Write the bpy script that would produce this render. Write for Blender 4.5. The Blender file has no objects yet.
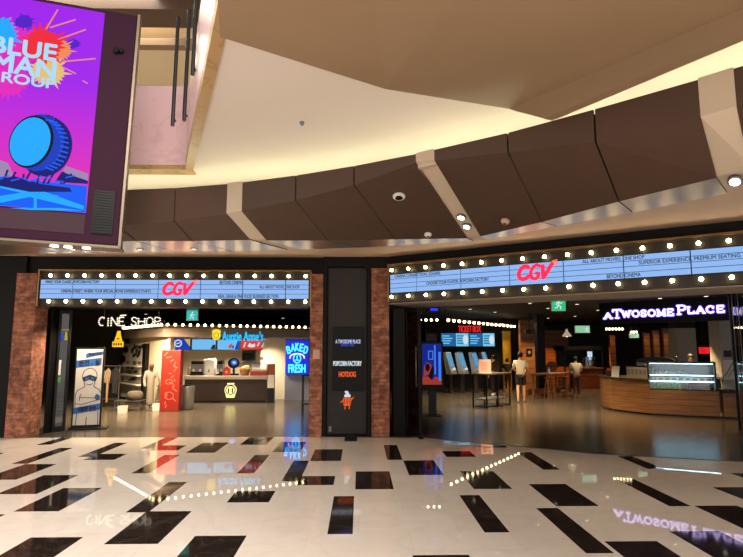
import bpy, math, random
from mathutils import Vector, Matrix
random.seed(7)
SC = bpy.context.scene
COL = SC.collection
PI = math.pi

# ------------------------------------------------------------------ camera model (measuring the place)
F = 558.0; H = 1.7; PIT = math.radians(7.2); YAW = math.radians(-1.23)
def ray(px, py):
    x = (px-371.5)/F; y = (278.5-py)/F
    d = (x, math.cos(PIT)-y*math.sin(PIT), math.sin(PIT)+y*math.cos(PIT))
    c, s = math.cos(YAW), math.sin(YAW)
    return Vector((d[0]*c-d[1]*s, d[0]*s+d[1]*c, d[2]))
def atY(px, py, Y):
    r = ray(px, py); k = Y/r[1]; return Vector((r[0]*k, Y, H+r[2]*k))
def atZ(px, py, z=0.0):
    r = ray(px, py); k = (z-H)/r[2]; return Vector((r[0]*k, r[1]*k, z))
def X(px, Y): return atY(px, 349, Y).x
def Z(px, py, Y): return atY(px, py, Y).z
def on(px, py, P, n):
    r = ray(px, py); k = (P[0]*n[0]+P[1]*n[1])/(r[0]*n[0]+r[1]*n[1])
    return Vector((r[0]*k, r[1]*k, H+r[2]*k))

# ------------------------------------------------------------------ materials
def lin(c):
    return tuple((v/255/12.92 if v/255 <= .04045 else ((v/255+.055)/1.055)**2.4) for v in c)
def mat(name, col, rough=.5, metal=0., spec=.5, em=None, es=0., var=0., scale=8., bump=0., coat=0., srgb=True):
    m = bpy.data.materials.new(name); m.use_nodes = True
    nt = m.node_tree; b = nt.nodes['Principled BSDF']
    c = lin(col) if srgb else col
    b.inputs['Base Color'].default_value = (*c, 1)
    b.inputs['Roughness'].default_value = rough
    b.inputs['Metallic'].default_value = metal
    b.inputs['Specular IOR Level'].default_value = spec
    if coat: b.inputs['Coat Weight'].default_value = coat; b.inputs['Coat Roughness'].default_value = .03
    if em is not None:
        b.inputs['Emission Color'].default_value = (*lin(em), 1)
        b.inputs['Emission Strength'].default_value = es
    if var or bump:
        tc = nt.nodes.new('ShaderNodeTexCoord'); no = nt.nodes.new('ShaderNodeTexNoise')
        no.inputs['Scale'].default_value = scale; no.inputs['Detail'].default_value = 5
        nt.links.new(tc.outputs['Object'], no.inputs['Vector'])
        if var:
            r = nt.nodes.new('ShaderNodeValToRGB')
            r.color_ramp.elements[0].position = .3; r.color_ramp.elements[1].position = .7
            r.color_ramp.elements[0].color = (*[v*(1-var) for v in c], 1)
            r.color_ramp.elements[1].color = (*[min(1, v*(1+var)) for v in c], 1)
            nt.links.new(no.outputs['Fac'], r.inputs['Fac']); nt.links.new(r.outputs['Color'], b.inputs['Base Color'])
        if bump:
            bp = nt.nodes.new('ShaderNodeBump'); bp.inputs['Strength'].default_value = bump; bp.inputs['Distance'].default_value = .02
            nt.links.new(no.outputs['Fac'], bp.inputs['Height']); nt.links.new(bp.outputs['Normal'], b.inputs['Normal'])
    return m
def glow(name, col, s=1., base=(10, 10, 10)):
    return mat(name, base, .5, spec=.04, em=col, es=s)
def brick_mat(name, c1, c2, mortar, bw=.21, bh=.07, ms=.012):
    m = bpy.data.materials.new(name); m.use_nodes = True
    nt = m.node_tree; b = nt.nodes['Principled BSDF']; b.inputs['Roughness'].default_value = .85
    tc = nt.nodes.new('ShaderNodeTexCoord'); sp = nt.nodes.new('ShaderNodeSeparateXYZ'); cb = nt.nodes.new('ShaderNodeCombineXYZ')
    ad = nt.nodes.new('ShaderNodeMath')
    nt.links.new(tc.outputs['Object'], sp.inputs[0]); nt.links.new(sp.outputs['X'], ad.inputs[0]); nt.links.new(sp.outputs['Y'], ad.inputs[1])
    nt.links.new(ad.outputs[0], cb.inputs['X']); nt.links.new(sp.outputs['Z'], cb.inputs['Y'])
    br = nt.nodes.new('ShaderNodeTexBrick'); br.inputs['Scale'].default_value = 1
    br.inputs['Brick Width'].default_value = bw; br.inputs['Row Height'].default_value = bh; br.inputs['Mortar Size'].default_value = ms
    br.inputs['Color1'].default_value = (*lin(c1), 1); br.inputs['Color2'].default_value = (*lin(c2), 1); br.inputs['Mortar'].default_value = (*lin(mortar), 1)
    nt.links.new(cb.outputs[0], br.inputs['Vector'])
    no = nt.nodes.new('ShaderNodeTexNoise'); no.inputs['Scale'].default_value = 9
    nt.links.new(tc.outputs['Object'], no.inputs['Vector'])
    rp = nt.nodes.new('ShaderNodeValToRGB'); rp.color_ramp.elements[0].position = .35; rp.color_ramp.elements[1].position = .65
    rp.color_ramp.elements[0].color = (.55, .55, .55, 1); rp.color_ramp.elements[1].color = (1.3, 1.25, 1.2, 1)
    mx = nt.nodes.new('ShaderNodeMixRGB'); mx.blend_type = 'MULTIPLY'; mx.inputs[0].default_value = 1
    nt.links.new(no.outputs['Fac'], rp.inputs['Fac']); nt.links.new(br.outputs['Color'], mx.inputs[1]); nt.links.new(rp.outputs['Color'], mx.inputs[2])
    nt.links.new(mx.outputs[0], b.inputs['Base Color'])
    bp = nt.nodes.new('ShaderNodeBump'); bp.inputs['Strength'].default_value = .5; bp.inputs['Distance'].default_value = .01; bp.invert = True
    nt.links.new(br.outputs['Fac'], bp.inputs['Height']); nt.links.new(bp.outputs['Normal'], b.inputs['Normal'])
    return m
def wood_mat(name, c1, c2, plank=.16, axis='Z', rough=.45):
    m = bpy.data.materials.new(name); m.use_nodes = True
    nt = m.node_tree; b = nt.nodes['Principled BSDF']; b.inputs['Roughness'].default_value = rough
    tc = nt.nodes.new('ShaderNodeTexCoord'); mp = nt.nodes.new('ShaderNodeMapping')
    mp.inputs['Scale'].default_value = (1.2, 1.2, 14) if axis == 'Z' else (14, 14, 1.2)
    nt.links.new(tc.outputs['Object'], mp.inputs['Vector'])
    no = nt.nodes.new('ShaderNodeTexNoise'); no.inputs['Scale'].default_value = 1.5; no.inputs['Detail'].default_value = 6
    nt.links.new(mp.outputs[0], no.inputs['Vector'])
    rp = nt.nodes.new('ShaderNodeValToRGB'); rp.color_ramp.elements[0].position = .3; rp.color_ramp.elements[1].position = .7
    rp.color_ramp.elements[0].color = (*lin(c1), 1); rp.color_ramp.elements[1].color = (*lin(c2), 1)
    nt.links.new(no.outputs['Fac'], rp.inputs['Fac'])
    sp = nt.nodes.new('ShaderNodeSeparateXYZ'); nt.links.new(tc.outputs['Object'], sp.inputs[0])
    dv = nt.nodes.new('ShaderNodeMath'); dv.operation = 'DIVIDE'; dv.inputs[1].default_value = plank
    nt.links.new(sp.outputs['Z' if axis == 'Z' else 'X'], dv.inputs[0])
    fr = nt.nodes.new('ShaderNodeMath'); fr.operation = 'FRACT'; nt.links.new(dv.outputs[0], fr.inputs[0])
    gt = nt.nodes.new('ShaderNodeMath'); gt.operation = 'GREATER_THAN'; gt.inputs[1].default_value = .07; nt.links.new(fr.outputs[0], gt.inputs[0])
    mx = nt.nodes.new('ShaderNodeMixRGB'); mx.inputs[1].default_value = (*[v*.35 for v in lin(c1)], 1)
    nt.links.new(gt.outputs[0], mx.inputs[0]); nt.links.new(rp.outputs['Color'], mx.inputs[2])
    nt.links.new(mx.outputs[0], b.inputs['Base Color'])
    return m
def marble_mat(name, base, vein, rough=.06, vs=1.2, joint=None):
    m = bpy.data.materials.new(name); m.use_nodes = True
    nt = m.node_tree; b = nt.nodes['Principled BSDF']; b.inputs['Roughness'].default_value = rough; b.inputs['Specular IOR Level'].default_value = .32
    tc = nt.nodes.new('ShaderNodeTexCoord')
    no = nt.nodes.new('ShaderNodeTexNoise'); no.inputs['Scale'].default_value = vs; no.inputs['Detail'].default_value = 9; no.inputs['Distortion'].default_value = 1.6
    nt.links.new(tc.outputs['Object'], no.inputs['Vector'])
    rp = nt.nodes.new('ShaderNodeValToRGB'); e = rp.color_ramp.elements
    e[0].position = .46; e[0].color = (*lin(base), 1); e[1].position = .54; e[1].color = (*lin(base), 1)
    k = e.new(.5); k.color = (*lin(vein), 1)
    nt.links.new(no.outputs['Fac'], rp.inputs['Fac'])
    out = rp.outputs['Color']
    if joint:
        br = nt.nodes.new('ShaderNodeTexBrick'); br.inputs['Scale'].default_value = 1
        br.inputs['Brick Width'].default_value = .94; br.inputs['Row Height'].default_value = .5; br.inputs['Mortar Size'].default_value = .0025
        br.inputs['Color1'].default_value = (1, 1, 1, 1); br.inputs['Color2'].default_value = (.95, .94, .93, 1); br.inputs['Mortar'].default_value = (*joint, 1)
        nt.links.new(tc.outputs['Object'], br.inputs['Vector'])
        mx = nt.nodes.new('ShaderNodeMixRGB'); mx.blend_type = 'MULTIPLY'; mx.inputs[0].default_value = 1
        nt.links.new(out, mx.inputs[1]); nt.links.new(br.outputs['Color'], mx.inputs[2]); out = mx.outputs[0]
    nt.links.new(out, b.inputs['Base Color'])
    return m
def glass_mat(name, tint=(.9, .95, 1.), alpha=.12, rough=.02):
    m = bpy.data.materials.new(name); m.use_nodes = True
    nt = m.node_tree; nt.nodes.remove(nt.nodes['Principled BSDF'])
    o = nt.nodes['Material Output']; t = nt.nodes.new('ShaderNodeBsdfTransparent'); g = nt.nodes.new('ShaderNodeBsdfGlossy')
    t.inputs[0].default_value = (*tint, 1); g.inputs['Roughness'].default_value = rough
    mx = nt.nodes.new('ShaderNodeMixShader'); fr = nt.nodes.new('ShaderNodeFresnel'); fr.inputs[0].default_value = 1.5
    ad = nt.nodes.new('ShaderNodeMath'); ad.inputs[1].default_value = alpha*.3; ad.use_clamp = True
    nt.links.new(fr.outputs[0], ad.inputs[0]); nt.links.new(ad.outputs[0], mx.inputs[0])
    nt.links.new(t.outputs[0], mx.inputs[1]); nt.links.new(g.outputs[0], mx.inputs[2]); nt.links.new(mx.outputs[0], o.inputs[0])
    return m

M = {}
M['marble'] = marble_mat('white marble', (234, 226, 216), (229, 220, 210), .015, 1.1, (.86, .84, .82))
M['blackmarble'] = marble_mat('black marble', (38, 31, 28), (60, 50, 46), .05, 2.5)
M['tintmarble'] = marble_mat('balcony marble with screen tint', (218, 184, 188), (208, 172, 176), .3, 1.5)  # pink glow of the video wall is mixed into the marble colour
M['travertine'] = marble_mat('tan travertine', (172, 140, 98), (150, 118, 80), .4, 2.)
M['epoxy'] = mat('cinema floor', (84, 77, 68), .2, spec=.4, var=.12, scale=1.5)
M['panel'] = mat('brown ceiling panel', (74, 53, 41), .5, var=.05, scale=3)
M['panelgap'] = mat('gap shade black', (12, 9, 8), .9)
M['steel'] = mat('brushed steel', (214, 200, 184), .34, 1.)
M['pale'] = mat('pale paint', (194, 177, 156), .6)
M['white'] = mat('white ceiling paint', (208, 196, 188), .8)
M['cream'] = mat('cream paint', (226, 214, 186), .8)
M['beigeceil'] = mat('beige soffit paint', (196, 170, 146), .7)
M['brownsoffit'] = mat('brown soffit', (136, 112, 86), .6, var=.04, scale=1)
M['blackwall'] = mat('black wall', (16, 15, 16), .5, spec=.2, var=.1, scale=3)
M['blacksoft'] = mat('black ceiling', (16, 15, 16), .8)
M['darkwall'] = mat('charcoal wall', (44, 38, 34), .7, var=.1, scale=2)
M['greypanel'] = mat('grey door panel', (52, 49, 49), .5, spec=.25)
M['brick'] = brick_mat('red brick', (148, 80, 56), (188, 118, 90), (130, 102, 86))
M['bronze'] = mat('bronze trim', (150, 120, 80), .3, .9)
M['bronzedark'] = mat('dark bronze sign box', (32, 26, 20), .45, .2)
M['metalblack'] = mat('black metal', (18, 18, 19), .4, .4)
M['metalgrey'] = mat('grey metal', (120, 122, 126), .35, .8)
M['plasticblack'] = mat('black plastic', (14, 14, 16), .4, spec=.2)
M['plasticwhite'] = mat('white plastic', (225, 222, 215), .4)
M['glass'] = glass_mat('clear glass')
M['glassdark'] = glass_mat('smoked glass', (.38, .4, .44), .25)
M['board'] = glow('sign lightbox', (146, 186, 244), 1.0)
M['ink'] = mat('sign ink', (14, 18, 40), .6)
M['rail'] = mat('sign rail', (58, 74, 120), .6)
M['cgv'] = glow('cgv red', (250, 52, 92), .95, (200, 20, 50))
M['spark'] = glow('spark orange', (240, 130, 70), .8, (200, 80, 40))
M['bulb'] = glow('warm bulb', (255, 226, 164), 30., (255, 230, 180))
M['bulbdim'] = glow('warm bulb small', (255, 226, 170), 12., (255, 230, 180))
M['bulbfar'] = glow('warm bulb soft', (255, 196, 120), 3.5, (255, 230, 180))
M['cove'] = glow('cove led', (252, 247, 204), 21.)
M['lamp'] = glow('downlight', (255, 244, 222), 12.)
M['lampdim'] = glow('small downlight', (255, 238, 210), 2.2)
M['walnut'] = wood_mat('dark counter wood', (26, 12, 8), (38, 19, 13), .6)
M['oak'] = wood_mat('oak planks', (108, 72, 42), (142, 100, 62), .14)
M['oakv'] = wood_mat('oak boards', (120, 78, 44), (160, 110, 66), .25, 'X')
M['redwood'] = wood_mat('red brown wood', (96, 46, 28), (128, 66, 40), .5)
M['greytop'] = mat('grey counter top', (150, 138, 124), .3, var=.08, scale=20)
M['greyfascia'] = mat('grey canopy fascia', (165, 150, 136), .6)
M['red'] = mat('red print', (140, 30, 20), .5)
M['redlight'] = mat('pale red print', (214, 110, 90), .5)
M['bin'] = mat('bin steel', (190, 190, 190), .3, .7)
M['cloth'] = mat('grey cloth', (150, 144, 136), .9, var=.12, scale=14)
M['clothdark'] = mat('dark cloth', (28, 26, 30), .9)
M['clothtan'] = mat('tan cloth', (150, 128, 104), .9)
M['skin'] = mat('skin', (206, 160, 130), .6)
M['skinbrown'] = mat('mannequin brown', (70, 38, 28), .5)
M['hair'] = mat('black hair', (16, 13, 12), .6)
M['tee'] = mat('off white tee', (222, 212, 190), .85)
M['paper'] = mat('paper', (214, 208, 200), .7)
M['paperpink'] = mat('pink paper', (216, 172, 160), .7)
M['blueprint'] = mat('blue print', (48, 104, 178), .6)
M['blueink'] = mat('navy ink', (18, 34, 74), .6)
M['yellow'] = mat('yellow paint', (214, 160, 30), .5)
M['popcorn'] = mat('popcorn', (240, 200, 90), .8)
M['food'] = mat('pastry', (196, 140, 80), .7, var=.2, scale=20)
M['green'] = mat('green packets', (70, 150, 60), .6)
M['wallwood'] = wood_mat('warm timber wall', (120, 74, 40), (158, 104, 60), .3)
M['pillar'] = mat('grey pillar', (150, 146, 140), .6, var=.06)

# ------------------------------------------------------------------ mesh builder
class MB:
    def __init__(s): s.v = []; s.f = []; s.mi = []; s.cur = 0
    def m(s, i): s.cur = i; return s
    def add(s, vs, fs):
        o = len(s.v); s.v += [tuple(v) for v in vs]
        for f in fs: s.f.append([o+i for i in f]); s.mi.append(s.cur)
        return s
    def box(s, x0, x1, y0, y1, z0, z1):
        return s.add([(x0,y0,z0),(x1,y0,z0),(x1,y1,z0),(x0,y1,z0),(x0,y0,z1),(x1,y0,z1),(x1,y1,z1),(x0,y1,z1)],
                     [(3,2,1,0),(4,5,6,7),(0,1,5,4),(1,2,6,5),(2,3,7,6),(3,0,4,7)])
    def cbox(s, c, d): return s.box(c[0]-d[0]/2, c[0]+d[0]/2, c[1]-d[1]/2, c[1]+d[1]/2, c[2]-d[2]/2, c[2]+d[2]/2)
    def prism(s, poly, z0, z1):
        n = len(poly)
        a = sum(poly[i][0]*poly[(i+1)%n][1]-poly[(i+1)%n][0]*poly[i][1] for i in range(n))
        if a < 0: poly = poly[::-1]
        vs = [(p[0],p[1],z0) for p in poly]+[(p[0],p[1],z1) for p in poly]
        return s.add(vs, [tuple(range(n))[::-1], tuple(range(n, 2*n))]+[(i,(i+1)%n,n+(i+1)%n,n+i) for i in range(n)])
    def plate(s, poly, y0, y1):
        """polygon in x,z extruded from y1 (back) to y0 (front)"""
        n = len(poly)
        a = sum(poly[i][0]*poly[(i+1)%n][1]-poly[(i+1)%n][0]*poly[i][1] for i in range(n))
        if a < 0: poly = poly[::-1]
        vs = [(p[0],y0,p[1]) for p in poly]+[(p[0],y1,p[1]) for p in poly]
        return s.add(vs, [tuple(range(n)), tuple(range(n, 2*n))[::-1]]+[((i+1)%n,i,n+i,n+(i+1)%n) for i in range(n)])
    def disc(s, cx, cz, rx, rz, y0, y1, n=24, a0=0, a1=2*PI):
        return s.plate([(cx+rx*math.cos(a0+(a1-a0)*i/n), cz+rz*math.sin(a0+(a1-a0)*i/n)) for i in range(n)], y0, y1)
    def stroke(s, pts, w, y0, y1, round_=True):
        for (a, b) in zip(pts[:-1], pts[1:]):
            dx, dz = b[0]-a[0], b[1]-a[1]; L = math.hypot(dx, dz) or 1e-6
            nx, nz = -dz/L*w/2, dx/L*w/2
            s.plate([(a[0]+nx,a[1]+nz),(a[0]-nx,a[1]-nz),(b[0]-nx,b[1]-nz),(b[0]+nx,b[1]+nz)], y0, y1)
        if round_:
            for k, p in enumerate(pts): s.disc(p[0], p[1], w/2, w/2, y0-.0002*(1+k % 3), y1, 10)
        return s
    def tube(s, p0, p1, r, r1=None, n=12, cap=True):
        r1 = r if r1 is None else r1
        p0, p1 = Vector(p0), Vector(p1); d = (p1-p0).normalized()
        u = d.orthogonal().normalized(); w = d.cross(u)
        vs = [p0+(u*math.cos(2*PI*i/n)+w*math.sin(2*PI*i/n))*r for i in range(n)]+[p1+(u*math.cos(2*PI*i/n)+w*math.sin(2*PI*i/n))*r1 for i in range(n)]
        fs = [(i,(i+1)%n,n+(i+1)%n,n+i) for i in range(n)]
        if cap: fs += [tuple(range(n))[::-1], tuple(range(n, 2*n))]
        return s.add(vs, fs)
    def path(s, pts, r, n=8):
        for a, b in zip(pts[:-1], pts[1:]): s.tube(a, b, r, n=n)
        for p in pts[1:-1]: s.sphere(p, r, 8, 6)
        return s
    def sphere(s, c, r, nu=16, nv=10, sz=1.):
        vs = []; fs = []
        for j in range(1, nv):
            t = PI*j/nv
            for i in range(nu): vs.append((c[0]+r*math.sin(t)*math.cos(2*PI*i/nu), c[1]+r*math.sin(t)*math.sin(2*PI*i/nu), c[2]+r*sz*math.cos(t)))
        a = len(vs); vs += [(c[0],c[1],c[2]+r*sz),(c[0],c[1],c[2]-r*sz)]
        for j in range(nv-2):
            for i in range(nu): fs.append((j*nu+i,(j+1)*nu+i,(j+1)*nu+(i+1)%nu,j*nu+(i+1)%nu))
        for i in range(nu): fs.append((a,i,(i+1)%nu)); fs.append((a+1,(nv-2)*nu+(i+1)%nu,(nv-2)*nu+i))
        return s.add(vs, fs)
    def lathe(s, prof, c=(0,0), n=24):
        vs = []; fs = []; k = len(prof)
        for r, z in prof:
            for i in range(n): vs.append((c[0]+r*math.cos(2*PI*i/n), c[1]+r*math.sin(2*PI*i/n), z))
        for j in range(k-1):
            for i in range(n): fs.append((j*n+i,j*n+(i+1)%n,(j+1)*n+(i+1)%n,(j+1)*n+i))
        fs.append(tuple(range(n))[::-1]); fs.append(tuple(range((k-1)*n, k*n)))
        return s.add(vs, fs)
    def build(s, name, mats, parent=None, smooth=False, bevel=0., loc=None):
        me = bpy.data.meshes.new(name); me.from_pydata(s.v, [], s.f)
        if not isinstance(mats, (list, tuple)): mats = [mats]
        for m in mats: me.materials.append(M[m] if isinstance(m, str) else m)
        if len(mats) > 1: me.polygons.foreach_set('material_index', s.mi)
        if smooth: me.shade_smooth() if hasattr(me, 'shade_smooth') else None
        me.update()
        o = bpy.data.objects.new(name, me); COL.objects.link(o)
        if parent is not None: o.parent = parent
        if loc is not None: o.location = loc
        if bevel:
            b = o.modifiers.new('bevel', 'BEVEL'); b.width = bevel; b.segments = 2; b.limit_method = 'ANGLE'
        return o

def tag(o, label, cat, group=None):
    o['label'] = label; o['category'] = cat
    if group: o['group'] = group
    return o
def thing(name, label, cat, loc=(0,0,0), rz=0., group=None):
    o = bpy.data.objects.new(name, None); COL.objects.link(o); o.empty_display_size = .1
    o.location = loc; o.rotation_euler = (0, 0, rz)
    return tag(o, label, cat, group)
def struct(name, mb, mats, label=None, **k):
    o = mb.build(name, mats, **k); o['kind'] = 'structure'
    if label: o['label'] = label
    return o
def dup(root, loc, rz=None, label=None):
    r = root.copy(); COL.objects.link(r); r.location = loc
    if rz is not None: r.rotation_euler = (0, 0, rz)
    if label: r['label'] = label
    for ch in list(root.children):
        c = ch.copy(); COL.objects.link(c); c.parent = r
        for g in list(ch.children):
            d = g.copy(); COL.objects.link(d); d.parent = c
    return r
def span(A, B):
    return math.atan2(B[1]-A[1], B[0]-A[0]), math.hypot(B[0]-A[0], B[1]-A[1])
def text(name, s, m, parent, x, z, h, y, w=None, align='C', bold=0., depth=.004, shear=0., rot=0.):
    cu = bpy.data.curves.new('t', 'FONT'); cu.body = s; cu.size = 1; cu.offset = 0; cu.extrude = 0; cu.shear = shear
    ob = bpy.data.objects.new('t', cu); COL.objects.link(ob)
    dg = bpy.context.evaluated_depsgraph_get()
    me = bpy.data.meshes.new_from_object(ob.evaluated_get(dg))
    bpy.data.objects.remove(ob); bpy.data.curves.remove(cu)
    vs = [v.co.copy() for v in me.vertices]
    x0 = min(v.x for v in vs); x1 = max(v.x for v in vs); y0 = min(v.y for v in vs); y1 = max(v.y for v in vs)
    sy = h/(y1-y0); sx = w/(x1-x0) if w else sy
    W = (x1-x0)*sx; ox = {'C': -W/2, 'L': 0, 'R': -W}[align]
    cr, sr = math.cos(rot), math.sin(rot)
    for v, q in zip(me.vertices, vs):
        a = ox+(q.x-x0)*sx; b = (q.y-y0)*sy-h/2
        v.co = (x+a*cr-b*sr, y, z+a*sr+b*cr)
    if bold:
        n0 = len(me.vertices); bb = bold*h/.75; src = [v.co.copy() for v in me.vertices]; pf = [tuple(p.vertices) for p in me.polygons]; V_ = []; F_ = []
        for k in range(9):
            dx, dz = ((0, 0), (1, 0), (-1, 0), (0, 1), (0, -1), (.7, .7), (-.7, .7), (.7, -.7), (-.7, -.7))[k]
            V_ += [(c.x+dx*bb, c.y, c.z+dz*bb) for c in src]; F_ += [tuple(i+k*n0 for i in f) for f in pf]
        me2 = bpy.data.meshes.new(name); me2.from_pydata(V_, [], F_); bpy.data.meshes.remove(me); me = me2
    me.materials.clear(); me.materials.append(M[m] if isinstance(m, str) else m); me.update()
    me.name = name
    o = bpy.data.objects.new(name, me); COL.objects.link(o)
    if parent is not None: o.parent = parent
    if depth:
        so = o.modifiers.new('thick', 'SOLIDIFY'); so.thickness = depth; so.offset = 0
    return o
def bez(p0, p1, p2, p3, n=8):
    return [tuple((1-t)**3*a+3*(1-t)**2*t*b+3*(1-t)*t*t*c+t**3*d for a, b, c, d in zip(p0, p1, p2, p3)) for t in [i/n for i in range(n+1)]]
def arc(cx, cz, rx, rz, a0, a1, n=14):
    return [(cx+rx*math.cos(math.radians(a0+(a1-a0)*i/n)), cz+rz*math.sin(math.radians(a0+(a1-a0)*i/n))) for i in range(n+1)]

# ------------------------------------------------------------------ setting: floors
BND = [(-14, 11.22), (-1.15, 11.2), (1.2, 11.06), (2.44, 10.22), (3.25, 9.74), (3.82, 9.33), (4.85, 8.95), (5.82, 8.62), (9, 7.9), (14, 6.5)]
fl = MB(); fl.m(0).prism([(-14, -4)]+BND+[(14, -4)], -.12, 0)
SZ = {'A': (.47, 1.0), 'B': (.235, 1.34), 'C': (.47, .5)}
def bnd_y(x):
    for a, b in zip(BND[:-1], BND[1:]):
        if a[0] <= x <= b[0]: return a[1]+(b[1]-a[1])*(x-a[0])/(b[0]-a[0])
    return 6
tiles = [('A','TL',63.4,488.1),('A','TL',43.8,475.2),('A','TL',146.9,511.4),('C','TL',236.3,491.2),('A','TL',195.2,536),('B','TL',333.9,496.3),
 ('A','TL',355.8,471.5),('C','TL',300.4,476.2),('A','TL',315.2,449.4),('B','BL',387.4,459.9),('A','TL',403.3,460.5),('A','TL',459.4,471.3),
 ('B','TL',459.2,495.2),('A','TL',528.6,484.2),('B','TL',536.1,508.2),('B','TL',614,478.1),
 ('B','BL',36.5,444.8),('B','BL',11.4,463.8),('A','TL',25,464.2),('B','BL',77.5,457),('C','BL',83.2,460),('B','BL',141,448.7),('C','BL',149.6,450.5),
 ('A','BL',186,452.8),('C','BL',180.4,437.2),('B','BL',131.4,473.3),('B','TL',169,482.2),('B','TL',255,455),('A','BL',240,444.8),('A','BL',272,452),
 ('B','TL',293.6,460.8),('B','BL',344.4,441.4),('C','TL',442,451.2),('A','BL',480.8,447.6),('A','TL',412.4,555.4),('B','BL',543.4,469.7),('B','BL',647.7,468.8),
 ('A','TL',604.4,541.6),('A','TL',712.7,487.4),('A','TL',694.4,505.9),('A','TL',669.4,531.4),('A','TL',729.8,473.2),('A','TL',30.8,537.6),('B','TR',4,453),
 ('A','TR',5,514.5)]
rects = []
for t, c, px, py in tiles:
    p = atZ(px, py); w, d = SZ[t]
    x0 = p.x if c[1] == 'L' else p.x-w
    y1 = p.y if c[0] == 'T' else p.y+d
    rects.append((x0, x0+w, y1-d, min(y1, bnd_y(x0)-.02, bnd_y(x0+w)-.02)))
for x, y, t in [(-.3, 3.6, 'A'), (1.2, 3.1, 'A'), (-1.6, 3.4, 'B'), (2.6, 3.2, 'B'), (-3.4, 3.7, 'A'), (4.2, 3.6, 'A'), (.4, 2., 'B'), (-2.4, 1.8, 'A'), (3.2, 1.6, 'A'),
                (-5.6, 7.4, 'A'), (-5.2, 5.4, 'B'), (-6.4, 6.1, 'A'), (-4.6, 4.2, 'C'), (6.2, 5.4, 'A'), (5.3, 4.2, 'B'), (7.1, 6.4, 'A'), (-7.2, 8.8, 'A'), (-1, .6, 'C'), (1.6, .4, 'A')]:
    w, d = SZ[t]; rects.append((x, x+w, y-d, y))
fl.m(1)
for i, (x0, x1, y0, y1) in enumerate(rects):
    if y1-y0 > .05: fl.box(x0, x1, y0, y1, -.01, .0008+.00002*i)
struct('floor', fl, ['marble', 'blackmarble'], 'white marble mall floor inlaid with scattered black tiles')
struct('floor_cinema', MB().prism([(-14, 11.22)]+BND[1:]+[(20, 6.5), (20, 31), (-14, 31)], -.12, -.002), 'epoxy', 'glossy grey brown floor inside the cinema shops')
th = MB()
for a, b in zip(BND[1:-2], BND[2:-1]):
    L = math.hypot(b[0]-a[0], b[1]-a[1]); n = ((b[1]-a[1])/L*.05, -(b[0]-a[0])/L*.05)
    th.prism([a, b, (b[0]-n[0], b[1]-n[1]), (a[0]-n[0], a[1]-n[1])], -.02, .004)
struct('trim_1', th, 'metalblack', 'dark threshold strip where the marble meets the shop floor')

# ------------------------------------------------------------------ setting: facade
YL = 11.22                                  # left front line
PR = Vector((.42, 11.2)); QR = Vector((5.28, 7.94)); DR = (QR-PR).normalized(); NR = Vector((DR.y, -DR.x))
RZR = math.atan2(DR.y, DR.x)
def rx(px, py=349):                         # distance along the right front line
    p = on(px, py, (PR.x, PR.y), (NR.x, NR.y)); return (Vector((p.x, p.y))-PR).dot(DR)
def rzv(px, py): return on(px, py, (PR.x, PR.y), (NR.x, NR.y)).z
lx = lambda px: X(px, YL)
ZC = 3.56                                   # front top
struct('wall_left', MB().box(-14, lx(20), YL, YL+.5, 0, ZC), 'blackwall', 'black wall left of the brick pilaster')
struct('wall_header', MB().box(lx(14), lx(330), YL+.08, YL+.85, 2.56, ZC), 'blackwall', 'black header over the left opening')
cw = MB().box(lx(322.5), lx(326.5), YL, YL+.6, 0, ZC).box(lx(367.5), lx(372), YL, YL+.6, 0, ZC).box(lx(326.5), lx(367.5), YL, YL+.6, 3.36, ZC).box(lx(326.5), lx(367.5), YL+.1, YL+.6, 0, 3.36)
struct('wall_centre', cw, 'blackwall', 'black wall between the two openings')
struct('door_1', MB().box(lx(327.2), lx(366.8), YL+.06, YL+.098, .04, 3.34), 'greypanel', 'flush dark grey door panel in the black centre wall', bevel=.01)
# right header (local frame of the right front)
def rpt(s, d, z): p = PR+DR*s-NR*d; return (p.x, p.y, z)
def rbox(mb, s0, s1, d0, d1, z0, z1):
    vs = [rpt(s0,d0,z0),rpt(s1,d0,z0),rpt(s1,d1,z0),rpt(s0,d1,z0),rpt(s0,d0,z1),rpt(s1,d0,z1),rpt(s1,d1,z1),rpt(s0,d1,z1)]
    return mb.add(vs, [(3,2,1,0),(4,5,6,7),(0,1,5,4),(1,2,6,5),(2,3,7,6),(3,0,4,7)])
struct('wall_right', rbox(rbox(MB(), .05, 9, .08, .85, 2.62, 3.62), 7.9, 9, .08, .85, 0, 2.62), 'blackwall', 'black header and wall over the right opening')
struct('trim_14', rbox(MB(), .05, 7.9, .12, 1.3, 2.60, 2.619), mat('greige soffit', (176, 162, 144), .6), 'grey beige underside of the header over the right opening')
def pilaster(n, x0, x1, label, h=3.2):
    struct(n, MB().box(x0, x1, YL-.06, YL+.42, 0, h), 'brick', label)
pilaster('trim_2', lx(13), lx(33.5), 'brick pilaster at the left edge of the left opening')
pilaster('trim_3', lx(310), lx(322.5), 'narrow brick pilaster right of the left opening')
pilaster('trim_4', lx(371.5), lx(389), 'brick pilaster left of the right opening', 3.32)
struct('wall_corner', MB().box(lx(364.5), lx(397), YL-.02, YL+.4, 3.32, ZC), 'blackwall', 'black wall over the brick pilaster left of the right opening')
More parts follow.
